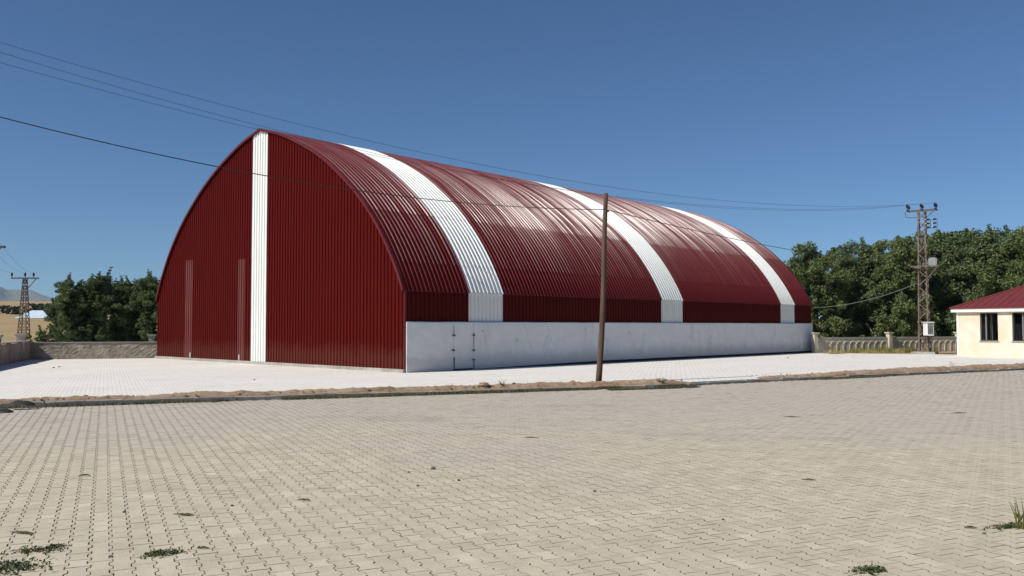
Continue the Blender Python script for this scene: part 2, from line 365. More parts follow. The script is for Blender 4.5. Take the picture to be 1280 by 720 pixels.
# far mountain
mb = MB(); nx, ny = 120, 40; mv = []
for j in range(ny):
    for i in range(nx):
        ang = -62+i*(58/(nx-1)); r = 5000+j*75
        x, y = r*math.sin(R(ang)), r*math.cos(R(ang)); v = j/(ny-1)
        pk = 390*math.exp(-((ang+36.5)/8.5)**2)+180*math.exp(-((ang+52)/8)**2)+80*math.exp(-((ang+22)/7)**2)
        h = pk*math.sin(math.pi*min(v*1.0, 1))**0.9*(1+0.22*nz(ang*0.55, v*5)+0.10*nz(ang*1.9, v*14, 3)+0.05*nz(ang*5, v*30, 5))
        mv.append((x, y, h+2))
mb.add(mv, [(j*nx+i, (j+1)*nx+i, (j+1)*nx+i+1, j*nx+i+1) for j in range(ny-1) for i in range(nx-1)])
tag(mb.build('mountain', M['mount'], smooth=True), 'bare grey-brown mountain fading into haze on the left horizon', kind='structure')

# ------------------------------------------------------------------ apron
ap = [EDGE[i]+Vector((-0.30*math.sin(R(25)), 0.30*math.cos(R(25)))) for i in range(len(EDGE))]
pts = [(p.x, p.y) for p in ap]+[(30.0, 44.2), (25.6, 47.4), (23.5, 48.9), (18.9, 50.6), (17.0, 52.6), (-5, 65), (-30, 52), (-50, 30)]
apm = MB(); c, s = math.cos(GA), math.sin(GA)
loc = [(x*c+y*s, -x*s+y*c, 0.0) for x, y in pts]
apm.v = loc+[(p[0], p[1], -0.16) for p in loc]; n_ = len(loc)
apm.f = [tuple(range(n_))]+[(i, i+n_, (i+1) % n_+n_, (i+1) % n_) for i in range(n_)]
apron = apm.build('pavement_apron', M['apron']); apron.rotation_euler = (0, 0, GA); tag(apron, 'pale sun-bleached block pavement around the hangar', kind='structure')

# ------------------------------------------------------------------ yard of interlocking pavers
def in_view(x, y, mgn):
    return y > 3.2 and abs(x) < 0.60*y+mgn
JD = 0.007
bed = MB()
bl = [(p.x, p.y) for p in EDGE]+[(40, 4), (20, -6), (-20, -6), (-34, 4)]
bed.v = [(x*c+y*s, -x*s+y*c, -JD) for x, y in bl]; bed.f = [tuple(reversed(range(len(bl))))]
yard = bed.build('paved_yard', M['bed']); yard.location = (0, 0, YARD_Z); yard.rotation_euler = (0, 0, GA)
if yard.data.polygons[0].normal.z < 0: yard.data.flip_normals()
tag(yard, 'wide beige yard of interlocking concrete pavers with open joints', kind='structure')
PW, PL = 0.14, 0.20
def paver_outline(gap):
    a, b_ = 0.0825-gap, 0.0575-gap; y0, y1, y2 = 0.1-gap*0.7, 0.0625, 0.0375
    half = [(a, -y0), (a, -y1-gap*0.4), (b_, -y2-gap*0.4), (b_, y2+gap*0.4), (a, y1+gap*0.4), (a, y0)]
    return half+[(-x, -y) for x, y in half]
OUT = paver_outline(0.0020); INN = paver_outline(0.0046)
near_v = [(x, y, -JD-0.004) for x, y in OUT]+[(x, y, -0.004) for x, y in OUT]+[(x, y, 0) for x, y in INN]
near_f = [tuple(range(24, 36))]+[(i+12, (i+1) % 12+12, (i+1) % 12+24, i+24) for i in range(12)]+[(i, (i+1) % 12, (i+1) % 12+12, i+12) for i in range(12)]
spots = []
U0, U1, V0, V1 = -14, 36, -10, 40
for iu in range(int(U0/PW), int(U1/PW)):
    for iv in range(int(V0/PL), int(V1/PL)):
        u = iu*PW; v = iv*PL+(0.1 if iu % 2 else 0.0)
        x = u*c-v*s; y = u*s+v*c
        if in_view(x, y, 2.2) and edge_dist(x, y) < -0.10: spots.append((math.hypot(x, y), u, v, x, y))
spots.sort()
vis = [p for p in spots if p[4]*math.cos(0.043) > 5.62 and abs(p[3])/p[4] < 0.60]
front = vis[:300]; fs = set((p[1], p[2]) for p in front)
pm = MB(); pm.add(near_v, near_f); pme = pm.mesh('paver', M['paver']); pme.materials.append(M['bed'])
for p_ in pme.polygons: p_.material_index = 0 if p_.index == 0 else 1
def pav_jit(u, v):
    sink = 0.002*nz(u*1.1, v*1.1)+0.003*nz(u*0.25, v*0.25, 4)
    return sink
for (d, u, v, x, y) in front:
    o = link('paver', pme, yard); o.location = (u+random.gauss(0, .0007), v+random.gauss(0, .0007), pav_jit(u, v)*0.6+random.uniform(-.0012, .0012)+0.002)
    o.rotation_euler = (random.gauss(0, .006), random.gauss(0, .006), random.gauss(0, .006))
rest = [p for p in spots if (p[1], p[2]) not in fs]
n = len(rest); uv = np.array([(p[1], p[2]) for p in rest])
zj = np.array([pav_jit(p[1], p[2])*0.6+0.002 for p in rest])+rng.uniform(-.0012, .0012, n)
tx = rng.normal(0, .006, n); ty = rng.normal(0, .006, n)
base = np.array([(x, y, -JD) for x, y in OUT]+[(x, y, 0) for x, y in INN])
V = np.zeros((n, 24, 3)); V[:, :, 0] = base[None, :, 0]+uv[:, 0:1]+rng.normal(0, .0007, (n, 1)); V[:, :, 1] = base[None, :, 1]+uv[:, 1:2]+rng.normal(0, .0007, (n, 1))
V[:, :, 2] = base[None, :, 2]+zj[:, None]+base[None, :, 0]*tx[:, None]+base[None, :, 1]*ty[:, None]
# top as 5 quads (12-gon split along its waist) + 12 chamfer quads
tq = [(0, 1, 10, 11), (1, 2, 9, 10), (2, 3, 8, 9), (3, 4, 7, 8), (4, 5, 6, 7)]
fq = np.array([[i+12 for i in q] for q in tq]+[(i, (i+1) % 12, (i+1) % 12+12, i+12) for i in range(12)])
F = (fq[None]+(np.arange(n)*24)[:, None, None]).reshape(-1, 4)
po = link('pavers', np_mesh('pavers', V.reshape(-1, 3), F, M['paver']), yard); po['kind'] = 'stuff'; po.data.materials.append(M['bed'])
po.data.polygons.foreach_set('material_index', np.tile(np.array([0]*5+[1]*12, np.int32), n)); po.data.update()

# ------------------------------------------------------------------ kerb
kerb = empty('kerb', (EDGE[0].x, EDGE[0].y, 0)); tag(kerb, 'grey concrete kerb stones between the beige yard and the pale apron', kind='structure')
km = MB(); km.cbox(0, 0.746, -0.055, 0.055, -0.20, 0.0, 0.014); kme = km.mesh('kerb_stone', M['kerb'])
tot = sum((b_-a_).length for a_, b_ in zip(EDGE[:-1], EDGE[1:]))
SL0 = (EDGE[1]-EDGE[0]).length; S_POLE = SL0+(EDGE[2]-EDGE[1]).length
s_ = SL0-6.0
while s_ < tot-9:
    p, d = along(EDGE, s_+0.375); 
    if s_ < S_POLE+0.3: top = 0.035-0.035*min(1, max(0, (s_-SL0-4)/8))
    elif s_ < S_POLE+4.4: top = 0.004
    else: top = 0.02
    if random.random() < 0.05 and s_ > SL0: top -= 0.03
    o = link('kerb_stone', kme, kerb); a = math.atan2(d.y, d.x)
    o.location = (p.x-EDGE[0].x-0.375*d.x, p.y-EDGE[0].y-0.375*d.y, top+random.uniform(-.008, .008)); o.rotation_euler = (random.gauss(0, .05), random.gauss(0, .010), a+random.gauss(0, .014))
    s_ += 0.755

# ------------------------------------------------------------------ soil banks along the kerb
def soil_bank(name, label, s0, s1, wfun, hfun, seed):
    ds, nt_ = 0.05, 22; ns = int((s1-s0)/ds); V = []
    for i in range(ns+1):
        s = s0+i*ds; p, d = along(EDGE, s); nr = Vector((-d.y, d.x)); w = wfun(s)*(1+0.35*nz(s*0.9, seed)+0.2*nz(s*3.1, seed)); h = hfun(s)
        e = min(1, (s-s0)/0.8, (s1-s)/0.8); w *= 0.3+0.7*e
        for j in range(nt_+1):
            t = j/nt_; cov = min(1, max(0, (s-SL0-4)/7)) if s < S_POLE+2 else 0.6; q = p+nr*(0.058-0.10*cov*(0.6+0.5*nz(s*1.3, 2, seed))+w*t)
            prof = (min(t/0.18, 1)*(1-t)**0.8)*1.25
            z = -0.02+0.03+(h*e*(0.8+0.28*nz(s*0.7, t*1.2, seed)+0.30*nz(s*2.6, t*4, seed+2)))*prof+0.034*prof*nz(s*7, t*8, seed)+0.018*nz(s*18, t*16, seed)-0.05*t**3
            if j == 0: z = -0.06
            V.append((q.x, q.y, z))
    W = nt_+1
    F = [(i*W+j, (i+1)*W+j, (i+1)*W+j+1, i*W+j+1) for i in range(ns) for j in range(nt_)]
    o = link(name, np_mesh(name, V, F, M['soil'], True)); return tag(o, label, kind='stuff')
soil_bank('soil_bank', 'low bank of loose reddish-brown soil behind the near kerb', SL0-6, S_POLE+0.9, lambda s: 0.55+0.85*min(1, max(0, (s-SL0-1)/9))+0.2*nz(s*0.25, 3.3), lambda s: 0.10+0.05*max(0, nz(s*0.35, 9)), 1.3)
soil_bank('soil_bank', 'long bank of loose brown soil on the right before the cream house', S_POLE+3.7, tot-9, lambda s: 1.0+0.5*min(1, max(0, (s-S_POLE-4)/6)), lambda s: 0.05+0.11*min(1, max(0, (s-S_POLE-3.7)/7)), 5.1)

# clods, stones
def rock_mesh(name, seed, mat, flat=0.7):
    r = random.Random(seed); b = MB(); P = []; nl, ns = 4, 7
    P.append((0, 0, -0.5*flat))
    for i in range(1, nl):
        ph = math.pi*i/nl
        for k in range(ns):
            a = 2*math.pi*(k+0.5*(i % 2))/ns; rr = 0.5*r.uniform(0.75, 1.2)
            P.append((rr*math.sin(ph)*math.cos(a)*1.15, rr*math.sin(ph)*math.sin(a), -rr*math.cos(ph)*flat))
    P.append((0, 0, 0.5*flat)); F = []
    for k in range(ns): F.append((0, 1+(k+1) % ns, 1+k)); e = 1+(nl-2)*ns; F.append((len(P)-1, e+k, e+(k+1) % ns))
    for i in range(nl-2):
        for k in range(ns): a = 1+i*ns; F.append((a+k, a+(k+1) % ns, a+ns+(k+1) % ns, a+ns+k))
    b.add(P, F); return b.mesh(name, mat)
clods = MB()
rk = [rock_mesh('clod_shape', i, M['clod']) for i in range(4)]
for (s0, s1, cnt, wd_) in ((SL0-6, S_POLE+0.6, 520, 1.0), (S_POLE+4.4, tot-9.3, 300, 1.3)):
    for i in range(cnt):
        s = random.uniform(s0, s1); p, d = along(EDGE, s); t = random.random()**1.3; q = p+Vector((-d.y, d.x))*(0.07+wd_*t)
        sz = random.choice((0.02, 0.03, 0.03, 0.045, 0.06)); me = random.choice(rk); a = random.uniform(0, 6.28); ca, sa = math.cos(a)*sz, math.sin(a)*sz
        z = 0.03+0.05*(1-t)
        clods.add([(q.x+v.co.x*ca-v.co.y*sa, q.y+v.co.x*sa+v.co.y*ca, z+v.co.z*sz) for v in me.vertices], [tuple(p_.vertices) for p_ in me.polygons])
tag(clods.build('soil_crumbs', M['clod']), 'crumbs of dry soil scattered on the banks behind the kerb', kind='stuff')

def gnd(px, py, z=0.0):
    """point of the plane at height z that the photograph shows at a 1280x720 pixel"""
    p = math.atan(47/1090); cx, cz = (px-640)/1090, -(py-360)/1090
    d = Vector((cx, math.cos(p)-cz*math.sin(p), math.sin(p)+cz*math.cos(p))); t = (z-CAM_H)/d.z
    return Vector((0, 0, CAM_H))+d*t
for i, (px, py, sz, lb) in enumerate(((605, 483.5, 0.24, 'largest reddish clod of earth on the near soil bank'), (643, 481, 0.12, 'small dark-sided clod right of the largest reddish clod'),
                                  (716, 478.5, 0.14, 'clod of earth on the soil bank just left of the wooden pole'), (804, 477, 0.12, 'clod of earth at the right end of the near soil bank'),
                                  (107, 497, 0.12, 'dark clod on the soil bank at the far left of the near kerb'))):
    p = gnd(px, py, 0.06); o = link('earth_clod', rock_mesh('earth_clod', 50+i, M['soil'] if i in (0, 2) else M['stone'], 0.8)); o.location = (p.x, p.y, 0.06+sz*0.18); o.scale = (sz*1.2, sz, sz*0.8); o.rotation_euler = (0, 0, i*1.3)
    tag(o, lb, 'clod', 'clods of earth on the soil bank')

# ------------------------------------------------------------------ hangar
hang = empty('hangar', A, HANG)
tag(hang, 'dark red corrugated hangar with pointed arch roof and white stripes', 'building')
PROF = [(0, 2.80), (0.35, 3.52), (0.93, 4.45), (1.6, 5.32), (2.45, 6.20), (3.35, 6.95), (4.5, 7.76), (5.6, 8.38), (6.7, 8.89), (8.0, 9.395), (HW/2, 9.80)]
_pd = np.array([p[0] for p in PROF]); _pz = np.array([p[1] for p in PROF])
def _cubic():
    pts_ = [Vector((a, b_, 0)) for a, b_ in PROF]; outp = []
    for i in range(len(pts_)-1):
        p0 = pts_[max(i-1, 0)]; p1 = pts_[i]; p2 = pts_[i+1]; p3 = pts_[min(i+2, len(pts_)-1)]
        for k in range(6):
            t = k/6
            outp.append(0.5*((2*p1)+(p2-p0)*t+(2*p0-5*p1+4*p2-p3)*t*t+(3*p1-p0-3*p2+p3)*t**3))
    outp.append(pts_[-1]); return outp
ARC = [(p.x, p.y) for p in _cubic()]
_ad = np.array([a for a, b_ in ARC]); _az = np.array([b_ for a, b_ in ARC])
def arc_z(y):
    d = y if y <= HW/2 else HW-y
    return float(np.interp(max(d, 0), _ad, _az))
PITCH = 0.2; RIB = 0.034
RPROF = [(0.0, 0.0), (0.112, 0.0), (0.128, RIB), (0.184, RIB)]       # trapezoidal rib profile over one pitch
def rib_samples(a, b_):
    """(coordinate, height) samples of the rib profile between a and b"""
    res = []; k = math.floor(a/PITCH)
    def h(x):
        t = x-math.floor(x/PITCH)*PITCH
        xs = [0, .112, .128, .184, .2]; hs = [0, 0, RIB, RIB, 0]; return float(np.interp(t, xs, hs))
    res.append((a, h(a+1e-6)))
    while k*PITCH < b_:
        for t, hh in RPROF:
            x = k*PITCH+t
            if a+0.004 < x < b_-0.004: res.append((x, hh))
        k += 1
    res.append((b_, h(b_-1e-6))); return res
def gable_sheet(name, mat, y0, y1, zb, zt, xoff, out=-1, parent=hang):
    """corrugated gable sheet between y0..y1 and heights zb..zt (zt None = up to the arch)"""
    S = rib_samples(y0, y1); m = MB(); V = []; F = []
    for y, h in S:
        top = arc_z(y)-0.03 if zt is None else min(zt, arc_z(y)-0.03)
        bot = min(zb, top-0.001)
        V += [(xoff+out*h, y, bot), (xoff+out*h, y, top)]
    for i in range(len(S)-1):
        q = (2*i, 2*i+2, 2*i+3, 2*i+1); 
        if V[2*i+1][2]-V[2*i][2] > 0.005 or V[2*i+3][2]-V[2*i+2][2] > 0.005: F.append(q if out > 0 else tuple(reversed(q)))
    m.add(V, F); return m.build(name, mat, parent)
# front gable: rows of sheets lapped one over the other
SW0, SW1 = 8.92, 10.12
rows = [(0.10, 1.22), (1.18, 2.52), (2.48, 4.46), (4.42, None)]
for ri, (zb, zt) in enumerate(rows):
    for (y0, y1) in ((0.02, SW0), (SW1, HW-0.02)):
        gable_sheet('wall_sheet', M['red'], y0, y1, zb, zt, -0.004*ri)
    o = gable_sheet('wall_sheet', M['white'], SW0, SW1, zb, zt, -0.004*ri-0.006); o['label'] = 'white stripe sheet up the middle of the gable'
# rear gable, one sheet field
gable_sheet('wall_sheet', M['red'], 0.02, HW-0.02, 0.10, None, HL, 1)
# faded door posts on the gable
for (y0, y1, zt) in ((15.42, 16.1, 4.64), (10.66, 11.22, 4.44)):
    o = gable_sheet('door_strip', M['red_faded'], y0, y1, 0.13, zt, -0.022); o['label'] = 'faded strip marking the edge of the gable door'
for y in (15.45, 11.0): MB().box(-0.075, -0.05, y-0.02, y+0.02, 0.13, 0.36).build('door_bolt', M['fascia'], hang)
# plinth
MB().box(-0.10, 0.02, -0.02, HW+0.05, -0.05, 0.115).build('plinth', M['concrete'], hang)
# roof sheets
BANDS = [(0.0, 3.0, 'red'), (3.0, 4.76, 'white'), (4.76, 15.43, 'red'), (15.43, 17.2, 'white'), (17.2, 27.32, 'red'), (27.32, 29.02, 'white'), (29.02, HL, 'red')]
nA = len(ARC)
arcn = []
for i in range(nA):
    a = ARC[max(i-1, 0)]; b_ = ARC[min(i+1, nA-1)]; t = Vector((b_[0]-a[0], b_[1]-a[1])).normalized(); arcn.append((-t.y, t.x))
def roof_sheet(name, mat_name, x0, x1, i0, i1, lift, side, lab=None):
    S = rib_samples(x0, x1); V = []; F = []; m_ = i1-i0+1
    for x, h in S:
        for i in range(i0, i1+1):
            y = ARC[i][0]+arcn[i][0]*(h+lift); z = ARC[i][1]+arcn[i][1]*(h+lift)
            V.append((x, y if side == 0 else HW-y, z))
    for k in range(len(S)-1):
        for i in range(m_-1):
            q = (k*m_+i, (k+1)*m_+i, (k+1)*m_+i+1, k*m_+i+1); F.append(q if side == 0 else tuple(reversed(q)))
    m = MB(); m.add(V, F); o = m.build(name, M[{'red': 'roof_red', 'redtop': 'roof_red_top', 'redmid': 'roof_red_mid', 'white': 'white'}[mat_name]], hang)
    if lab: o['label'] = lab
    return o
laps = [0, 9, 22, 36, nA-1]
for (x0, x1, cn) in BANDS:
    xa = x0-0.10 if x0 == 0 else x0; xb = x1+0.10 if x1 == HL else x1
    for li in range(len(laps)-1):
        roof_sheet('roof_sheet', ('red', 'redmid', 'redtop', 'redtop')[li] if cn == 'red' else cn, xa, xb, laps[li]-(1 if li else 0), laps[li+1], 0.006*li+(0.003 if cn == 'white' else 0), 0, 'white roof stripe sheet' if cn == 'white' else None)
    roof_sheet('roof_sheet', cn, xa, xb, 0, nA-1, 0.0, 1, 'white roof stripe sheet' if cn == 'white' else None)
# upper side band (vertical corrugated strip under the eaves)
def side_sheet(mat, x0, x1, z0, z1, y, out, lab=None):
    S = rib_samples(x0, x1); V = []; F = []
    for x, h in S: V += [(x, y+out*h, z0), (x, y+out*h, z1)]
    for i in range(len(S)-1): q = (2*i, 2*i+2, 2*i+3, 2*i+1); F.append(q if out < 0 else tuple(reversed(q)))
    m = MB(); m.add(V, F); o = m.build('side_sheet', mat, hang)
    if lab: o['label'] = lab
for (x0, x1, cn) in BANDS:
    side_sheet(M[cn], x0, x1, 1.6, 2.80, 0.05 if cn == 'red' else 0.047, -1, 'white side stripe sheet' if cn == 'white' else None)
    side_sheet(M[cn], x0, x1, 0.05, 2.80, HW-0.05, 1)
# eave trims, ridge cap, verge trims
for (x0, x1, cn) in BANDS:
    MB().box(x0+0.001, x1-0.001, -0.045, 0.05, 2.785, 2.80).build('eave_trim', M['trim'] if cn == 'red' else M['white'], hang)
rc = MB(); rc.add([(-0.12, HW/2-0.28, 9.77), (HL+0.12, HW/2-0.28, 9.77), (HL+0.12, HW/2, 9.865), (-0.12, HW/2, 9.865), (-0.12, HW/2+0.28, 9.77), (HL+0.12, HW/2+0.28, 9.77)], [(0, 1, 2, 3), (3, 2, 5, 4)]); rc.build('ridge_cap', M['trim'], hang)
for xv in (-0.1, HL+0.1):
    for side in (0, 1):
        V = []; m = MB()
        for i in range(nA):
            for (ex, en) in ((-0.03, 0.045), (0.10, 0.045), (-0.03, -0.055)):
                y = ARC[i][0]+arcn[i][0]*en; z = ARC[i][1]+arcn[i][1]*en; V.append((xv+(ex if xv < 0 else -ex), y if side == 0 else HW-y, z))
        F = []
        for i in range(nA-1): F += [(3*i, 3*i+1, 3*i+4, 3*i+3), (3*i+2, 3*i, 3*i+3, 3*i+5)]
        m.add(V, F); m.build('verge_trim', M['trim'], hang)
# corner trims
MB().box(-0.035, 0.05, -0.01, 0.03, 0.11, 2.80).build('corner_trim', M['trim'], hang)
# low wall with a wrinkled white skin, door with hinges
DX0, DX1 = 2.16, 3.14
def low_wall(x0, x1, y, name, parent, z0=-0.02, z1=1.735, seed=0):
    nx_, nz_ = max(2, int((x1-x0)/0.045)), 34; V = []
    creases = [(random.Random(i*7+3).uniform(3.5, 31), random.Random(i*7+5).uniform(-0.5, 0.5), random.Random(i*7+9).uniform(0.35, 1.0), random.Random(i*7+2).uniform(0.6, 1.5)) for i in range(30)]
    for i in range(nx_+1):
        x = x0+(x1-x0)*i/nx_
        for j in range(nz_+1):
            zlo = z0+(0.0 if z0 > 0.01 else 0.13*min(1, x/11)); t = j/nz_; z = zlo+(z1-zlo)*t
            d = 0.016*nz(x*0.5, z*1.0, 1)+0.010*nz(x*2.4+z*1.5, z*3.0, 2)+0.007*nz(x*5, z*7, 3)
            for (cx, sl, zc, ln) in creases:
                if abs(z-zc*1.5) < ln*0.5:
                    q = (x-(cx+sl*(z-0.8)))/0.055; 
                    if abs(q) < 4: d += 0.06*math.exp(-q*q)-0.035*math.exp(-(q-1.7)**2)
            e = min(1, t*6, (1-t)*8)
            zz = z+(0.012*nz(x*1.1, 7, 2) if j == nz_ else 0)
            V.append((x, y-d*e-0.015*math.exp(-((t-0.12)/0.1)**2), zz))
    W = nz_+1; F = [(i*W+j, (i+1)*W+j, (i+1)*W+j+1, i*W+j+1) for i in range(nx_) for j in range(nz_)]
    # returns: top, ends
    m = MB(); m.add(V, F); nt_i = len(m.v)
    for i in range(nx_+1): m.v.append((V[i*W+nz_][0], y+0.12, z1-0.004))
    for i in range(nx_): m.f.append((i*W+nz_, (i+1)*W+nz_, nt_i+i+1, nt_i+i))
    o0 = len(m.v)
    for i in (0, nx_):
        b0 = len(m.v)
        for j in range(nz_+1): m.v.append((V[i*W][0], y+0.12, V[i*W+j][2]))
        for j in range(nz_): q = (i*W+j, i*W+j+1, b0+j+1, b0+j); m.f.append(q if i else tuple(reversed(q)))
    return m.build(name, M['lowwall'], parent, True)
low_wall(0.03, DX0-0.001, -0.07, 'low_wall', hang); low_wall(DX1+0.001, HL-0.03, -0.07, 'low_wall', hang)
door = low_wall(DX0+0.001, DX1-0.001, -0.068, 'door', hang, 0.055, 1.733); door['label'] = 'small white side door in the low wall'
MB().box(0.04, HL-0.04, -0.035, 0.05, -0.03, 0.16).build('dark_foot_strip', M['black'], hang)  # black strip along the wall foot, showing more away from the near corner
for (x, z, w) in ((DX0, 1.25, 0.15), (DX0-0.02, 0.72, 0.14), (DX1, 1.25, 0.12), (DX1, 0.70, 0.12), (DX1, 0.36, 0.14)):
    h = MB(); h.box(x-w/2, x+w/2, -0.115, -0.09, z-0.02, z+0.02); h.tube([(x, -0.115, z-0.05), (x, -0.115, z+0.05)], 0.014, 6); h.build('hinge', M['steel'], door)
MB().tube([(DX1, -0.112, 0.72), (DX1, -0.112, 1.33)], 0.012, 6).build('bolt_rod', M['box_g'], door)
MB().tube([(DX1, -0.112, 0.02), (DX1, -0.112, 0.36)], 0.011, 6).build('bolt_rod', M['steel'], door)
MB().tube([(DX0, -0.11, 0.04), (DX0+0.01, -0.115, 0.4), (DX0+0.03, -0.11, 0.46)], 0.016, 6).build('drop_bolt', M['black'], door)
MB().tube([(DX0, -0.10, 1.28), (DX0, -0.10, 1.58)], 0.007, 5).build('seam_strip', M['steel'], door)
# far side wall foot
MB().box(0.0, HL, HW-0.02, HW+0.06, -0.05, 0.11).build('plinth', M['concrete'], hang)

# the ridge falls slightly towards the rear
_done = set()
for ch in hang.children:
    if ch.type == 'MESH' and ch.data.name not in _done:
        _done.add(ch.data.name)
        for v in ch.data.vertices:
            if v.co.z > 2.82: v.co.z = 2.8+(v.co.z-2.8)*(1-0.052*min(max(v.co.x, 0), HL)/HL)

# ------------------------------------------------------------------ boundary walls
def wall_frame(name, p0, p1, label):
    p0 = Vector((p0[0], p0[1], 0)); p1 = Vector((p1[0], p1[1], 0)); d = p1-p0
    o = empty(name, p0, math.atan2(d.y, d.x)); tag(o, label, 'wall'); return o, d.length
def pillar(parent, x, y, h, wdt=0.30, mat='concrete'):
    m = MB(); w = wdt/2; m.box(x-w, x+w, y-w, y+w, -0.05, h-0.14); p_ = m.build('pillar', M[mat], parent)
    k = MB(); k.add([(x-w-.002, y-w-.002, h-.14), (x+w+.002, y-w-.002, h-.14), (x+w+.002, y+w+.002, h-.14), (x-w-.002, y+w+.002, h-.14),
                     (x-w-.07, y-w-.07, h-.04), (x+w+.07, y-w-.07, h-.04), (x+w+.07, y+w+.07, h-.04), (x-w-.07, y+w+.07, h-.04),
                     (x-w-.07, y-w-.07, h), (x+w+.07, y-w-.07, h), (x+w+.07, y+w+.07, h), (x-w-.07, y+w+.07, h)],
                    [(3, 2, 1, 0), (0, 1, 5, 4), (1, 2, 6, 5), (2, 3, 7, 6), (3, 0, 4, 7), (4, 5, 9, 8), (5, 6, 10, 9), (6, 7, 11, 10), (7, 4, 8, 11), (8, 9, 10, 11)])
    k.build('cap', M[mat], p_)
def rough_panel(parent, x0, x1, y, z0, z1, th, mat, seed, amp=0.02, name='panel'):
    nx_, nz_ = max(3, int((x1-x0)/0.12)), max(4, int((z1-z0)/0.09)); m = MB(); V = []
    for i in range(nx_+1):
        for j in range(nz_+1):
            x = x0+(x1-x0)*i/nx_; z = z0+(z1-z0)*j/nz_; e = 0 if i in (0, nx_) or j in (0, nz_) else 1
            V.append((x, y-e*(amp*abs(nz(x*5, z*6, seed))+amp*0.6*nz(x*2, z*2, seed+3)), z))
    W = nz_+1; m.add(V, [(i*W+j, (i+1)*W+j, (i+1)*W+j+1, i*W+j+1) for i in range(nx_) for j in range(nz_)])
    b0 = len(m.v); m.v += [(x0, y+th, z0), (x1, y+th, z0), (x1, y+th, z1), (x0, y+th, z1)]
    c00, c10, c11, c01 = 0, nx_*W, nx_*W+nz_, nz_
    m.f += [(b0+1, b0, b0+3, b0+2)]
    m.f += [tuple([j*W+nz_ for j in range(nx_+1)]+[b0+2, b0+3])]
    m.f += [tuple([j for j in range(nz_, -1, -1)][::-1]+[b0+3, b0])]
    m.f += [tuple([nx_*W+j for j in range(nz_, -1, -1)]+[b0+1, b0+2])]
    return m.build(name, mat, parent)
# left wall (runs away from the camera), face to the right; local +x away, face on -y side
LW0 = Vector((-22.8, 41.5)); ldir = Vector((0.335, -0.942)).normalized()
lw, LL = wall_frame('boundary_wall', (LW0.x, LW0.y), (LW0.x+ldir.x*17, LW0.y+ldir.y*17), 'low grey concrete wall on the left edge, running towards the viewer')
# local frame: +x towards the camera, its left (+y) looks right into the yard -> face built at +y by mirroring
def flip_y(o):
    me = o.data
    for v in me.vertices: v.co.y = -v.co.y
    me.flip_normals()
x = 0.15; i = 0
while x < LL-0.3:
    x1 = min(x+2.35, LL)
    for (z0, z1) in ((-0.05, 0.40), (0.408, 0.82)):
        o = rough_panel(lw, x, x1-0.012, 0.0, z0, z1, 0.12, M['wall_c'], i*1.7+z0, 0.014); flip_y(o)
    m = MB(); m.box(x1-0.01, x1+0.13, -0.14, 0.025, -0.05, 0.86); m.build('post', M['wall_c'], lw)
    x = x1+0.132; i += 1
m = MB(); m.box(0, LL, -0.15, 0.035, 0.862, 0.90); m.build('coping', M['concrete'], lw)
# pillars stand behind the left wall's line
for xx in (0.2, 5.7): pillar(lw, xx, -0.42, 1.22, 0.36)
# back wall left of the hangar
bw, BL = wall_frame('boundary_wall', (-22.7, 41.2), (-17.2, 43.05), 'low rough brownish concrete wall between the left wall and the hangar')
rough_panel(bw, 0.0, 2.75, 0.0, -0.05, 0.77, 0.15, M['wall_c'], 11.0, 0.035); rough_panel(bw, 2.756, BL+1.2, 0.0, -0.05, 0.77, 0.15, M['wall_c'], 14.0, 0.035)
MB().box(-0.02, BL+1.2, -0.03, 0.18, 0.772, 0.815).build('coping', M['concrete'], bw)
pillar(bw, BL-0.55, 0.42, 1.16, 0.26)
# back wall right of the hangar: precast panels with arches
rw, RL = wall_frame('boundary_wall', (16.6, 50.7), (41.0, 50.7+24.4*math.tan(R(22))), 'low precast concrete wall with arch pattern in front of the right trees')
x = 1.23; i = 0
PANW = 5.70
arch = MB()
def arch_pts(cx, r, z0, n=9): return [(cx+r*math.cos(math.pi*k/(n-1)), z0+r*math.sin(math.pi*k/(n-1))) for k in range(n)]
while x < RL:
    p0 = MB(); w = 0.15
    pillar(rw, x, 0.0, 1.20 if i % 1 == 0 else 1.0, 0.26, 'wall_y')
    rough_panel(rw, x+0.16, x+PANW-0.16, 0.0, -0.05, 0.78, 0.1, M['wall_y'], 20+i, 0.008)
    nar = 11; aw = (PANW-0.36)/nar
    for k in range(nar):
        cx = x+0.18+aw*(k+0.5); b_ = MB(); P = arch_pts(cx, aw*0.49, 0.44); Q = arch_pts(cx, aw*0.41, 0.44)
        P = [(P[0][0], 0.02)]+P+[(P[-1][0], 0.02)]; Q = [(Q[0][0], 0.02)]+Q+[(Q[-1][0], 0.02)]; n2 = len(P)
        b_.v = [(a, -0.03, z) for a, z in P]+[(a, -0.03, z) for a, z in Q]+[(a, 0.0, z) for a, z in P]+[(a, 0.0, z) for a, z in Q]
        for q in range(n2-1):
            b_.f += [(q, n2+q, n2+q+1, q+1), (q, q+1, 2*n2+q+1, 2*n2+q), (n2+q, 3*n2+q, 3*n2+q+1, n2+q+1)]
        b_.build('arch_relief', M['wall_y'], rw)
    cp = MB(); cp.box(x+0.14, x+PANW-0.14, -0.014, 0.13, 0.782, 0.84); cp.box(x+0.14, x+PANW-0.14, -0.006, 0.12, 0.842, 0.91); cp.build('coping', M['coping'], rw)
    x += PANW; i += 1

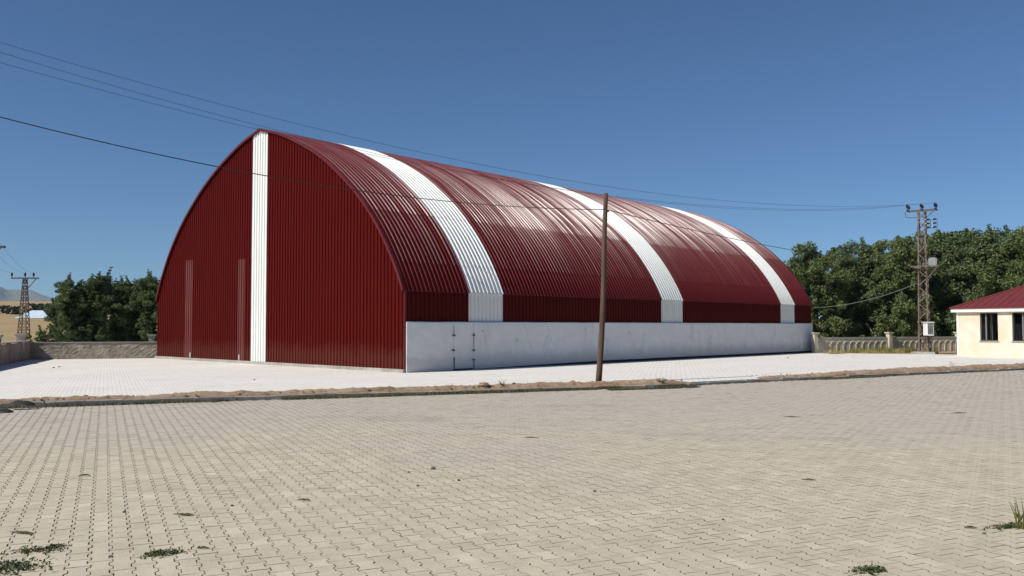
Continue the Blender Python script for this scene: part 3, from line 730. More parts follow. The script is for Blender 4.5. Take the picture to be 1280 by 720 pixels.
# ------------------------------------------------------------------ cream house with a maroon roof
ha = R(30); HO = Vector((23.45, 46.0, 0)); hou = empty('cream_house', HO, math.atan2(-math.cos(ha), math.sin(ha)))
tag(hou, 'small cream house with maroon hip roof at the right edge', 'house')
WL, WD, WH = 9.5, 8.0, 2.30
wins = [(1.26, 2.20), (2.92, 3.92), (5.4, 6.4), (7.2, 8.2)]; Z0, Z1 = 0.82, 2.25
wm = MB(); t = 0.22; xs = 0.0
cuts = [0.0]+[q for w in wins for q in w]+[WL]
V = lambda m, x0, x1, z0, z1: m.box(x0, x1, 0.0, t, z0, z1)
xe = sorted(set(cuts))
for k in range(0, len(cuts)-1):
    x0, x1 = cuts[k], cuts[k+1]
    if k % 2 == 0: V(wm, x0, x1, -0.05, WH)
    else: V(wm, x0, x1, -0.05, Z0); V(wm, x0, x1, Z1, WH)
wm.build('wall', M['cream'], hou)
MB().box(0.0, t, t, WD, -0.05, WH).build('wall', M['cream'], hou); MB().box(WL-t, WL, t, WD, -0.05, WH).build('wall', M['cream'], hou); MB().box(t, WL-t, WD-t, WD, -0.05, WH).build('wall', M['cream'], hou)
MB().box(t, WL-t, t, WD-t, 2.20, 2.28).build('ceiling', M['dark_in'], hou); MB().box(t, WL-t, t, WD-t, -0.04, 0.02).build('floor_slab', M['dark_in'], hou)
MB().box(t, WL-t, 3.2, 3.3, 0.02, 2.2).build('inner_wall', M['dark_in'], hou)
MB().box(-0.012, 0.09, -0.012, 0.10, 0.0, WH-0.002).build('corner_strip', M['fascia'], hou)
for k, (x0, x1) in enumerate(wins):
    w = MB(); f_ = 0.05
    w.box(x0, x0+f_, 0.06, 0.13, Z0, Z1); w.box(x1-f_, x1, 0.06, 0.13, Z0, Z1); w.box(x0+f_, x1-f_, 0.06, 0.13, Z0, Z0+f_); w.box(x0+f_, x1-f_, 0.06, 0.13, Z1-f_, Z1)
    wi = w.build('window', M['frame_d'], hou)
    MB().box(x0-0.05, x1+0.05, -0.05, 0.058, Z0-0.04, Z0-0.002).build('sill', M['concrete'], wi)
    xm = x0+(x1-x0)*(0.30 if k == 0 else 0.5)
    MB().box(xm-0.035, xm+0.035, 0.065, 0.125, Z0+f_, Z1-f_).build('mullion', M['frame_g'], wi)
    gl, nt, b = new_mat('window_glass') if k == 0 else (bpy.data.materials['window_glass'], None, None)
    if k == 0:
        b.inputs['Base Color'].default_value = (0.75, 0.8, 0.8, 1); b.inputs['Roughness'].default_value = 0.03; b.inputs['Transmission Weight'].default_value = 1.0; b.inputs['IOR'].default_value = 1.45
    for (a0, a1) in ((x0+f_, xm-0.035), (xm+0.035, x1-f_)):
        if k == 0 and a0 > xm: continue                        # this casement stands open
        MB().box(a0, a1, 0.092, 0.098, Z0+f_, Z1-f_).build('pane', gl, wi)
    if k == 0:
        o = MB().tube([(x0+0.25, 0.6, 0.0), (x0+0.25, 0.6, 2.2)], 0.07, 10).build('inner_post', M['frame_g'], hou)
OV = 0.2; EZ = 2.36
fa = MB(); fa.box(-OV, WL+OV, -OV, WD+OV, EZ-0.06, EZ+0.12); fa.build('fascia', M['fascia'], hou)
rz0 = EZ+0.135; rr = 1.95; hx = (WD+2*OV)/2; o2 = OV+0.05
rb = MB(); P = [(-o2, -o2, rz0), (WL+o2, -o2, rz0), (WL+o2, WD+o2, rz0), (-o2, WD+o2, rz0), (hx-OV, WD/2, rz0+rr), (WL+OV-hx, WD/2, rz0+rr)]
rb.add(P+[(p[0], p[1], p[2]-0.02) for p in P[:4]], [(0, 1, 5, 4), (1, 2, 5), (2, 3, 4, 5), (3, 0, 4), (0, 6, 7, 1), (1, 7, 8, 2), (2, 8, 9, 3), (3, 9, 6, 0), (9, 8, 7, 6)])
rf = rb.build('roof', M['rooft'], hou)
for (a_, b_) in ((0, 4), (3, 4), (1, 5), (2, 5), (4, 5)): 
    pa, pb = Vector(P[a_]), Vector(P[b_]); MB().tube([pa+Vector((0, 0, .015)), pb+Vector((0, 0, .015))], 0.045, 6).build('hip_cap', M['rooft'], rf)
# standing ribs on the visible slope
sl = Vector((0, hx+0.05, rr)).normalized()
for k in range(1, 24):
    xx = -OV+k*0.41; run = min(xx+o2, WL+o2-xx, hx+0.05)
    if run < 0.2: continue
    a_ = Vector((xx, -o2, rz0+0.012)); b_ = a_+Vector((0, run*0.985, run*0.985*rr/(hx+0.05))); MB().bar(a_, b_, 0.02, 0.010).build('roof_rib', M['rooft'], rf)

# ------------------------------------------------------------------ wooden pole with the black service cable
pb_ = gnd(748, 477.5, 0.02); pole = empty('wooden_pole', (pb_.x, pb_.y, -0.05))
tag(pole, 'leaning bare wooden utility pole standing in front of the hangar', 'pole')
ptop = Vector((0.275, 0.05, 5.40))
pp = [ptop*t_+Vector((0.03*math.sin(t_*5), 0.02*math.sin(t_*7), 0)) for t_ in [k/14 for k in range(15)]]
MB().tube(pp, [0.088-0.028*k/14+0.004*nz(k*0.7, 3) for k in range(15)], 12).build('shaft', M['wood'], pole, True)
MB().tube([ptop*0.905+Vector((0, 0, -.02)), ptop*0.905+Vector((0, 0, .03))], 0.078, 12).build('band', M['steel'], pole)
MB().tube([ptop*0.908, ptop*0.908+Vector((-0.02, -0.11, 0.02))], 0.018, 6).build('hook', M['steel'], pole)
PA = Vector((pb_.x, pb_.y, -0.05))+ptop*0.908+Vector((-0.02, -0.11, 0.02))
def cable(name, p0, d2, S, coef, r, mat, label, cat, group=None):
    """hanging cable: plan direction d2 from p0, heights polynomial in the distance"""
    d2 = Vector(d2).normalized(); n_ = 48; P_ = []
    for i in range(n_+1):
        s = S*i/n_; P_.append((p0[0]+d2.x*s, p0[1]+d2.y*s, coef[0]*s*s+coef[1]*s+coef[2]))
    o = MB().tube(P_, r, 6).build(name, mat, None, True); return tag(o, label, cat, group)
cable('service_cable', PA, (-16.47, -10.03), 19.2, (0.00830, -0.0697, PA.z), 0.011, M['cable'], 'black cable sagging from the wooden pole to the upper left', 'cable')
TW = Vector((23.42, 49.6, 0))
dd = (Vector((TW.x, TW.y))-Vector((PA.x, PA.y)))
cable('service_cable', PA, dd, dd.length-0.3, (0.00132, -0.0361, PA.z), 0.011, M['cable'], 'black cable from the wooden pole across the roof to the lattice tower', 'cable')

# ------------------------------------------------------------------ lattice tower with transformer
tow = empty('lattice_tower', TW, R(-34)); tag(tow, 'tall rusty lattice power tower carrying insulators beside the cream house', 'tower')
TH = 8.12; hb, ht = 0.29, 0.20
def leg_at(sx, sy, z): w = hb+(ht-hb)*z/TH; return Vector((sx*w, sy*w, z))
def angle_bar(m, a, b_, w, sx, sy):
    d = (b_-a); a, b_ = Vector(a), Vector(b_)
    m.add([a, a-Vector((sx*w, 0, 0)), a-Vector((sx*w, sy*0.012, 0)), a-Vector((sx*0.012, sy*0.012, 0)), a-Vector((sx*0.012, sy*w, 0)), a-Vector((0, sy*w, 0)),
           b_, b_-Vector((sx*w, 0, 0)), b_-Vector((sx*w, sy*0.012, 0)), b_-Vector((sx*0.012, sy*0.012, 0)), b_-Vector((sx*0.012, sy*w, 0)), b_-Vector((0, sy*w, 0))],
          [(i, (i+1) % 6, (i+1) % 6+6, i+6) for i in range(6)])
for sx in (-1, 1):
    for sy in (-1, 1):
        m = MB(); angle_bar(m, leg_at(sx, sy, -0.05), leg_at(sx, sy, TH), 0.075, sx, sy); m.build('leg', M['rust'], tow)
NP = 17
for k in range(NP):
    z0, z1 = 0.05+k*(TH-0.1)/NP, 0.05+(k+1)*(TH-0.1)/NP
    for fi, (a_, b_) in enumerate((((-1, -1), (1, -1)), ((1, -1), (1, 1)), ((1, 1), (-1, 1)), ((-1, 1), (-1, -1)))):
        if k % 2: a_, b_ = b_, a_
        MB().bar(leg_at(a_[0], a_[1], z0), leg_at(b_[0], b_[1], z1), 0.045, 0.045).build('brace', M['rust'], tow)
MB().box(-0.62, 0.62, -0.62, 0.62, -0.06, 0.12).build('footing', M['concrete'], tow)
def insulator(parent, p, s=1.0, down=False, ax=None):
    prof = [(0.02, 0), (0.02, 0.10), (0.075, 0.11), (0.06, 0.16), (0.085, 0.17), (0.065, 0.23), (0.08, 0.24), (0.05, 0.30), (0.055, 0.34), (0.02, 0.36)]
    m = MB(); m.lathe([(r*s, (-z if down else z)*s) for r, z in prof], p, 10)
    if down: m.f = [tuple(reversed(q)) for q in m.f]
    return m.build('insulator', M['insul'], parent, True)
# main cross-arm: two channels, three pairs of pin insulators; local x runs along it
AL = 0.80; ins_pts = []
for yy in (-0.2, 0.2): MB().box(-AL, AL, yy-0.03, yy+0.03, TH+0.02, TH+0.09).build('cross_arm', M['steel'], tow)
for xx in (-AL+0.08, 0.0, AL-0.08):
    MB().box(xx-0.04, xx+0.04, -0.34, 0.34, TH+0.092, TH+0.12).build('arm_tie', M['steel'], tow)
    for yy in (-0.29, 0.29): insulator(tow, (xx, yy, TH+0.12), 0.88); ins_pts.append((xx, yy, TH+0.44))
# left end hangs lower: drop bracket
MB().tube([(-AL-0.06, 0, TH+0.05), (-AL-0.06, 0, TH-0.26), (-AL+0.1, 0, TH-0.32), (-0.2, 0, TH-0.32)], 0.022, 6).build('arm_strut', M['steel'], tow)
MB().tube([(AL-0.15, 0, TH+0.02), (0.2, 0, TH-0.4)], 0.02, 6).build('arm_strut', M['steel'], tow)
# fuse bracket under the arm, on the right
for (xx, yy) in ((0.48, -0.28), (0.82, -0.28)):
    fb = MB(); fb.tube([(0.2, -0.2, TH-0.5), (xx, yy, TH-0.5), (xx, yy, TH-1.0), (0.22, -0.2, TH-1.0)], 0.02, 6); f_o = fb.build('fuse_bracket', M['steel'], tow)
    for zz in (0.52, 0.74, 0.96):
        m = MB(); P_ = [(0.0, .03), (0.05, .035), (0.06, .06), (0.10, .04), (0.11, .06), (0.15, .04), (0.16, .06), (0.22, .03)]
        o = len(m.v); m.tube([(xx-0.26+q, yy, TH-zz) for q, r_ in P_], [r_ for q, r_ in P_], 8); m.build('fuse', M['insul'], f_o)
# platform
pz = 4.95
pf = MB()
for (a_, b_) in (((-0.55, -0.45), (0.85, -0.45)), ((-0.55, 0.45), (0.85, 0.45)), ((0.85, -0.45), (0.85, 0.45)), ((-0.55, -0.45), (-0.55, 0.45)), ((0.35, -0.45), (0.35, 0.45))):
    pf.bar((a_[0], a_[1], pz), (b_[0], b_[1], pz), 0.06, 0.08)
pf.build('platform', M['rust'], tow)
for sy in (-0.45, 0.45): MB().bar((0.85, sy, pz), (0.25, sy*0.6, pz-0.7), 0.04).build('platform_strut', M['rust'], tow)
def local(parent, p): return parent.matrix_basis @ Vector(p)
def wpt(p):
    cz, sz_ = math.cos(R(-34)), math.sin(R(-34)); return Vector((TW.x+p[0]*cz-p[1]*sz_, TW.y+p[0]*sz_+p[1]*cz, p[2]))
tr = empty('transformer', wpt((0.52, 0, pz+0.045)), R(-34)); tr.scale = (0.6, 0.6, 0.72); tag(tr, 'grey pole-mounted transformer on the lattice tower platform', 'transformer')
MB().cbox(-0.26, 0.26, -0.22, 0.22, 0, 0.62, 0.02).build('tank', M['box_g'], tr)
for sx in (-1, 1):
    for k in range(5): MB().box(sx*0.262 if sx > 0 else -0.36, 0.36 if sx > 0 else -0.262, -0.2+k*0.09, -0.185+k*0.09, 0.06, 0.55).build('cooling_fin', M['box_g'], tr)
MB().lathe([(0.09, 0), (0.09, 0.5)], (0.0, 0.30, 0.15), 10).build('oil_drum', M['box_w'], tr)
for xx in (-0.16, 0, 0.16): MB().lathe([(0.03, 0), (0.03, 0.05), (0.055, 0.06), (0.04, 0.1), (0.055, 0.11), (0.04, 0.15), (0.05, 0.16), (0.015, 0.24)], (xx, -0.05, 0.62), 8).build('bushing', M['insul'], tr)
# meter cabinet low on the tower
cb = empty('meter_cabinet', wpt((0.30, -0.52, 1.05)), R(-34)); cb.scale = (0.82, 0.82, 0.88); tag(cb, 'white metal meter cabinet fixed low on the lattice tower', 'cabinet')
MB().cbox(-0.30, 0.34, -0.18, 0.12, 0, 0.82, 0.015).build('case', M['box_w'], cb)
MB().box(-0.36, 0.42, -0.26, 0.16, 0.822, 0.86).build('rain_cover', M['box_w'], cb)
MB().box(-0.02, 0.32, -0.19, -0.181, 0.06, 0.76).build('door', M['steel'], cb)
MB().bar((0.0, 0.12, 0.1), (0.0, 0.35, 0.1), 0.05).build('bracket', M['steel'], cb); MB().bar((0.0, 0.12, 0.7), (0.0, 0.35, 0.7), 0.05).build('bracket', M['steel'], cb)
for k in range(4): MB().tube([(-0.2+k*0.12, -0.02, 0.02), (-0.2+k*0.14, 0.0, -0.35), (-0.1+k*0.08, 0.1, -0.8), (0.1, 0.3, -1.0)], 0.018, 6).build('conduit', M['cable'], cb)
# three line wires
ld = Vector((-37.6, -25.5)).normalized()
for k, (co, lb) in enumerate((((0.0032, -0.1269), 'upper thin power line crossing the sky from tower to upper left'), ((0.00362, -0.1496), 'middle thin power line crossing the sky from tower to upper left'), ((0.00317, -0.1334), 'lowest thin power line crossing the sky from tower to upper left'))):
    q = wpt((AL-0.08, -0.29, TH+0.40)) if k == 0 else wpt((0.0, -0.29, TH+0.40)) if k == 1 else wpt((-AL+0.08, -0.29, TH+0.40))
    E_ = Vector((-14.0, 24.0))+Vector((-0.35, 0.5))*(k-1)*0.35; dk = E_-Vector((q.x, q.y)); 
    cable('power_line', q, dk, 52, (co[0], co[1], q.z), 0.0058, M['wire'], lb, 'power line', 'power lines over the hangar')
# grey cable from hangar eave to the tower
q = Vector((18.0, 52.2)); t2 = Vector((TW.x-0.3, TW.y)); cable('drop_cable', (q.x, q.y, 0), t2-q, (t2-q).length, (0.0365, 0.0283, 2.66), 0.014, M['greycable'], 'grey cable sagging from the hangar rear corner up to the lattice tower', 'cable')

# ------------------------------------------------------------------ far pylons on the left
def pylon(loc, H_, rz, label, wid=0.54, arm=1.6, mat='pylon'):
    o = empty('lattice_pylon', loc, rz); tag(o, label, 'pylon', 'lattice pylons in the field')
    def L(sx, sy, z): w = wid*(1-0.68*z/H_); return Vector((sx*w, sy*w, z))
    for sx in (-1, 1):
        for sy in (-1, 1): MB().bar(L(sx, sy, -0.3), L(sx, sy, H_), 0.075).build('leg', M[mat], o)
    n_ = 11
    for k in range(n_):
        z0, z1 = H_*k/n_, H_*(k+1)/n_
        for (a_, b_) in (((-1, -1), (1, -1)), ((1, -1), (1, 1)), ((1, 1), (-1, 1)), ((-1, 1), (-1, -1))):
            MB().bar(L(a_[0], a_[1], z0), L(b_[0], b_[1], z1), 0.042).build('brace', M[mat], o); MB().bar(L(b_[0], b_[1], z0), L(a_[0], a_[1], z1), 0.042).build('brace', M[mat], o)
    MB().box(-arm, arm, -0.09, 0.09, H_, H_+0.16).build('cross_arm', M[mat], o)
    MB().bar((arm*0.8, 0, H_), (0.22, 0, H_-1.3), 0.07).build('arm_strut', M[mat], o)
    for xx in (-arm+0.06, 0.0, arm*0.62): insulator(o, (xx, 0, H_+0.16), 1.7)
    return o
Dp = 105.0
zt = CAM_H+(407-348.5)/1090*Dp
px_ = (30.5-640)/1090*Dp; zg = terrain_z(px_, Dp)
pylon((px_, Dp, zg), zt-zg, R(4), 'brown lattice pylon standing alone in the golden field at left')
Dn = 62.0; xa_ = (3.6-640)/1090*Dn; zt2 = CAM_H+(407-307.0)/1090*Dn-0.16
pylon((xa_-1.6, Dn, terrain_z(xa_, Dn)), zt2-terrain_z(xa_, Dn), 0.0, 'nearer pylon cut by the left edge, only an arm end showing', 0.62, 1.65)
for k, (a_, b_) in enumerate(((1.6, -1.54), (0.99, 0.0), (0.0, 0.99))):
    p0 = Vector((xa_-1.6+(-1.54, 0.0, 1.02)[k], Dn, zt2+0.7)); p1 = Vector((px_+(-1.54, 0, 0.99)[k], Dp, zt+0.7))
    P_ = [p0.lerp(p1, i/16)-Vector((0, 0, 0.5*4*(i/16)*(1-i/16))) for i in range(17)]
    tag(MB().tube(P_, 0.009, 5).build('power_line', M['wire']), ('left', 'middle', 'right')[k]+' thin wire between the two lattice pylons at far left', 'power line', 'wires between the field pylons')

# ------------------------------------------------------------------ far house in the field
Dh = 250.0; hxp = (45.5-640)/1090*Dh; hz = CAM_H+(407-404.0)/1090*Dh
fh = empty('field_house', (hxp, Dh, min(hz, terrain_z(hxp, Dh)+0.3)), R(12)); tag(fh, 'low distant house with pale blue tin roof in the field', 'house')
zb = fh.location.z; e = CAM_H+(407-397.8)/1090*Dh-zb; rdg = CAM_H+(407-388)/1090*Dh-zb; w2, d2 = 4.6, 3.5
fw = MB(); fw.box(-w2+.5, w2-.5, -d2+.5, d2-.5, -1.0, e); fw.build('wall', M['farwall'], fh)
r_ = MB(); r_.add([(-w2, -d2, e), (w2, -d2, e), (w2, d2, e), (-w2, d2, e), (-1.2, 0, rdg), (1.6, 0, rdg)], [(0, 1, 5, 4), (1, 2, 5), (2, 3, 4, 5), (3, 0, 4), (3, 2, 1, 0)]); rr_ = r_.build('roof', M['tin'], fh)
MB().box(-2.6, -2.2, -0.5, -0.1, e+1.0, rdg+0.5).build('chimney', M['farwall'], rr_)
for xx in (-3.0, -1.2, 1.0, 2.8): MB().box(xx-0.45, xx+0.45, -d2+0.44, -d2+0.498, 0.4, 1.3 if e > 1.5 else e-0.2).build('window', M['frame_d'], fh)

# ------------------------------------------------------------------ trees
def leaf_cloud(n, centers, radii, size, outward, rs, droop=0.0, aspect=0.55):
    idx = rs.choice(len(centers), n, p=radii**2/np.sum(radii**2)); c_ = centers[idx]; r_ = radii[idx]
    d = rs.normal(0, 1, (n, 3)); d /= np.linalg.norm(d, axis=1)[:, None]
    rad = rs.uniform(0.25, 1.0, n)**0.55
    P = c_+d*(rad*r_)[:, None]*np.array([1, 1, 0.85])
    nr = d*0.8+rs.normal(0, 0.6, (n, 3))+outward*0.25; nr /= np.linalg.norm(nr, axis=1)[:, None]
    t = rs.normal(0, 1, (n, 3)); t[:, 2] -= droop; t -= nr*(t*nr).sum(1)[:, None]; t /= np.linalg.norm(t, axis=1)[:, None]
    b_ = np.cross(nr, t); s = (size*rs.uniform(0.6, 1.35, n))[:, None]
    V_ = np.stack([P-t*s*0.5, P+b_*s*aspect*0.5+nr*s*0.08, P+t*s*0.5, P-b_*s*aspect*0.5+nr*s*0.08], 1)
    return V_
def tree_meshes(seed, H_, W_, nclump, nleaf, size, mat, low=0.12, lean=0.0, spiky=0.0, aspect=0.55):
    rs = np.random.default_rng(seed); cs = []; rd = []
    lobes = []
    for i in range(7):                                                     # big boughs give the crown its uneven outline
        a = i*2.4+rs.uniform(-.4, .4); zz = (i+0.6)/7.4
        k = math.sin(math.pi*min(0.18+zz*0.72, 1))
        lobes.append((math.cos(a)*W_*0.22*k, math.sin(a)*W_*0.22*k, H_*(low+(0.80-low)*zz), W_*rs.uniform(0.24, 0.33)))
    lobes.append((rs.uniform(-.3, .3), rs.uniform(-.3, .3), H_*0.80, W_*0.20))
    for i in range(nclump):
        L_ = lobes[rs.integers(0, len(lobes))]; p = rs.normal(0, 1, 3); p /= np.linalg.norm(p); q = rs.uniform(0.45, 1.0)
        z_ = max(L_[2]+p[2]*L_[3]*q*1.1, H_*low*0.6)
        cs.append((L_[0]+p[0]*L_[3]*q, L_[1]+p[1]*L_[3]*q, min(z_, H_*0.985))); rd.append(W_*rs.uniform(0.045, 0.10))
    n0 = len(cs)
    for i in range(int(nclump*0.8)):                                       # upright twig sprays breaking the outline
        c0 = cs[rs.integers(0, n0)]; up = rs.uniform(0.1, 0.5)+spiky*rs.uniform(0, 0.5); a = rs.uniform(0, 6.28)
        for t in (0.3, 0.65, 1.0): cs.append((c0[0]+math.cos(a)*t*0.35*up, c0[1]+math.sin(a)*t*0.35*up, c0[2]+t*up+0.15)); rd.append(W_*0.028*(1.25-0.6*t))
    cs = np.array(cs); rd = np.array(rd)
    V_ = leaf_cloud(nleaf, cs, rd, size, 0.0, rs, 0.4, aspect)
    n_ = len(V_); F_ = np.arange(n_*4).reshape(n_, 4); crown = np_mesh('crown', V_.reshape(-1, 3), F_, mat)
    tb = MB(); r0 = 0.022*H_+0.05
    tb.tube([(0, 0, -0.3), (0.05, 0.02, H_*0.2), (-0.05, 0.06, H_*0.45), (0.08, 0, H_*0.75)], [r0*1.25, r0, r0*0.7, r0*0.25], 8)
    for i in range(9):
        c_ = cs[rs.integers(0, nclump)]; z0 = H_*rs.uniform(0.15, 0.5); mid = (c_*0.5); tb.tube([(0, 0, z0), (mid[0], mid[1], (z0+c_[2])/2+0.1), tuple(c_)], [r0*0.45, r0*0.3, r0*0.1], 6)
    return crown, tb.mesh('trunk', M['bark'], True)
def plant(name, meshes, x, y, z, rz, sc, label, cat, group):
    o = empty(name, (x, y, z), rz); o.scale = sc; tag(o, label, cat, group)
    link('crown', meshes[0], o); link('trunk', meshes[1], o); return o
RT = [tree_meshes(100+i, 9.0, 7.0, 190, 40000, 0.19, M['leaf_r2' if i % 2 else 'leaf_r'], 0.05, spiky=0.4) for i in range(4)]
def px_of(px, D): return (px-640)/1090*D
right = [  # pixel x, distance, top pixel y, mesh, width, label
    (1012, 66, 300, 0, 1.0, 'rounded green tree next to the hangar rear corner'),
    (1078, 68, 297, 1, 1.0, 'green tree left of the lattice tower, second from the hangar'),
    (1128, 66, 293, 2, 0.85, 'green tree directly behind the lattice tower'),
    (1186, 69, 284, 3, 1.05, 'tall green tree just right of the lattice tower'),
    (1232, 66, 281, 1, 0.95, 'tall green tree above the left end of the cream house'),
    (1282, 64, 279, 0, 1.05, 'tallest green tree at the right edge behind the cream house'),
    (975, 74, 345, 2, 0.8, 'green tree half hidden behind the hangar roof end'),
    (1048, 78, 305, 3, 1.0, 'green tree filling the gap behind the first two right trees'),
    (1105, 80, 296, 0, 1.05, 'green tree in the second row left of the lattice tower'),
    (1160, 80, 287, 2, 1.05, 'green tree in the second row right of the lattice tower'),
    (1212, 80, 283, 3, 1.05, 'green tree in the second row above the cream house corner'),
    (1262, 79, 281, 1, 1.05, 'green tree in the second row near the right edge')]
for i, (px, D, ty, mi, w, lb) in enumerate(right):
    H_ = CAM_H+(407-ty)/1090*D+0.15; s_z = H_/9.2
    plant('broadleaf_tree', RT[mi], px_of(px, D), D, 0.0, i*1.9, (s_z*w*1.08, s_z*w*1.08, s_z), lb, 'tree', 'trees behind the right boundary wall')
LT = [tree_meshes(200+i, 5.4, 3.0, 170, 40000, 0.125, M['leaf_l'], 0.04, spiky=0.35, aspect=0.35) for i in range(3)]
for i, (px, D, ty, mi, w, lb) in enumerate(((88, 50, 342, 0, 0.95, 'leftmost leafy tree of the clump behind the back wall'), (124, 51, 335, 1, 1.0, 'tallest leafy tree in the middle of the left clump'),
        (152, 53, 343, 2, 1.0, 'third leafy tree of the left clump, partly behind its neighbours'), (186, 52, 338, 0, 1.05, 'leafy tree of the left clump touching the hangar gable'), (106, 56, 350, 2, 0.9, 'shorter leafy tree at the back of the left clump'), (168, 58, 346, 1, 1.0, 'leafy tree at the back of the left clump near the hangar'))):
    H_ = CAM_H+(407-ty)/1090*D+0.1; s_z = H_/5.5
    plant('leafy_tree', LT[mi], px_of(px, D), D, -0.05, i*2.3, (s_z*w*1.36, s_z*w*1.36, s_z), lb, 'tree', 'leafy trees behind the left wall')
# low bush by the wall corner
BS = tree_meshes(300, 1.4, 2.2, 26, 4500, 0.10, M['leaf_l'], 0.02)
plant('bush', BS, px_of(58, 44.5), 44.5, 0.0, 0.4, (1.1, 1.1, 0.9), 'small green bush behind the corner of the left walls', 'bush', None)
# bush line in the far field
FB = [tree_meshes(310+i, 3.0, 7.0, 30, 3000, 0.5, M['leaf_b'], 0.02) for i in range(2)]
k = 0
for (px, D, sc) in ((8, 290, 0.9), (22, 285, 0.8), (62, 300, 1.1), (76, 290, 1.0), (-8, 300, 1.0), (38, 320, 0.9), (52, 330, 0.9)):
    x_ = px_of(px, D); lbs = ('dark shrub in the far field left of the pylon', 'dark shrub in the far field behind the pylon', 'dark shrub right of the blue-roofed house', 'dark shrub beside the leafy trees in the far field', 'dark shrub at the left edge of the far field', 'dark shrub behind the left half of the blue-roofed house', 'dark shrub behind the right half of the blue-roofed house')
    plant('field_shrub', FB[k % 2], x_, D, terrain_z(x_, D)-0.2, k, (sc*1.1, sc*1.1, sc), lbs[k], 'shrub', 'dark shrubs across the far field'); k += 1

# ------------------------------------------------------------------ grasses, weeds, litter
def blade_cloud(name, pts_, hmin, hmax, wdt, mat, seed, spread=0.5):
    rs = np.random.default_rng(seed); n_ = len(pts_); P = np.array(pts_); h = rs.uniform(hmin, hmax, n_); a = rs.uniform(0, 2*math.pi, n_); l = rs.uniform(0, spread, n_)*h; w = rs.uniform(0.6, 1.2, n_)*wdt
    dx = np.stack([np.cos(a), np.sin(a), 0*a], 1); sd = np.stack([-np.sin(a), np.cos(a), 0*a], 1); up = np.array([0, 0, 1.0])
    b0 = P-sd*w[:, None]/2; b1 = P+sd*w[:, None]/2; m0 = P+up*(h*0.55)[:, None]+dx*(l*0.35)[:, None]
    t0 = P+up*h[:, None]+dx*l[:, None]
    V_ = np.stack([b0, b1, m0+sd*w[:, None]*0.4, m0-sd*w[:, None]*0.4, t0], 1).reshape(-1, 3)
    F_ = []
    for i in range(n_): o = i*5; F_ += [(o, o+1, o+2), (o, o+2, o+3), (o+3, o+2, o+4)]
    return np_mesh(name, V_, F_, mat)
# dry grass strip before the right back wall
pts_ = []
rs = np.random.default_rng(5)
while len(pts_) < 3000:
    s = rs.uniform(0.5, 9.5); t_ = rs.uniform(-2.2, -0.15); x_ = 16.6+s*math.cos(GA)-t_*math.sin(GA)*-1; y_ = 50.7+s*math.sin(GA)+t_*math.cos(GA)
    x_ = 16.6+s*math.cos(GA)-(t_)*math.sin(GA); dens = 0.15+1.2*mnoise.noise(Vector((x_*0.8, y_*0.8, 2)))+(0.35 if s > 4.5 else 0)
    if rs.random() < dens*0.8: pts_.append((x_, y_, -0.02))
tag(link('dry_grass', blade_cloud('dry_grass', pts_, 0.06, 0.34, 0.020, M['straw'], 3)), 'dry yellow grass along the foot of the right boundary wall', kind='stuff')
pts_ = []
while len(pts_) < 1400:
    s = rs.uniform(3.5, 9.5); t_ = rs.uniform(-1.8, -0.2); x_ = 16.6+s*math.cos(GA)-t_*math.sin(GA); y_ = 50.7+s*math.sin(GA)+t_*math.cos(GA)
    if mnoise.noise(Vector((x_*0.9, y_*0.9, 9))) > 0.05: pts_.append((x_, y_, -0.02))
tag(link('green_grass', blade_cloud('green_grass', pts_, 0.10, 0.45, 0.022, M['grass'], 4)), 'patches of greener grass around the lattice tower foot', kind='stuff')
# low growth along the yard side of the kerb
pts_ = []
def kerb_growth(s0, s1, n_, wd_):
    k_ = 0
    while k_ < n_:
        s = rs.uniform(s0, s1); p, d = along(EDGE, s); t_ = rs.random()**1.6*wd_; q = p-Vector((-d.y, d.x))*(0.06+t_)
        if mnoise.noise(Vector((s*0.7, t_*2, 1))) > -0.15: pts_.append((q.x, q.y, YARD_Z)); k_ += 1
        else: k_ += 0.2
SX = lambda px, py: None
kerb_growth(SL0-3, SL0+4, 2600, 0.22); kerb_growth(SL0+4, S_POLE-1.2, 9000, 0.32); kerb_growth(S_POLE-2.2, S_POLE+0.5, 6000, 0.7); kerb_growth(S_POLE+5.0, S_POLE+9, 2200, 0.3); kerb_growth(S_POLE+9, tot-9, 1400, 0.15)
tag(link('kerb_grass', blade_cloud('kerb_grass', pts_, 0.02, 0.085, 0.012, M['moss'], 8, 1.2)), 'low dusty grass growing along the foot of the kerb', kind='stuff')
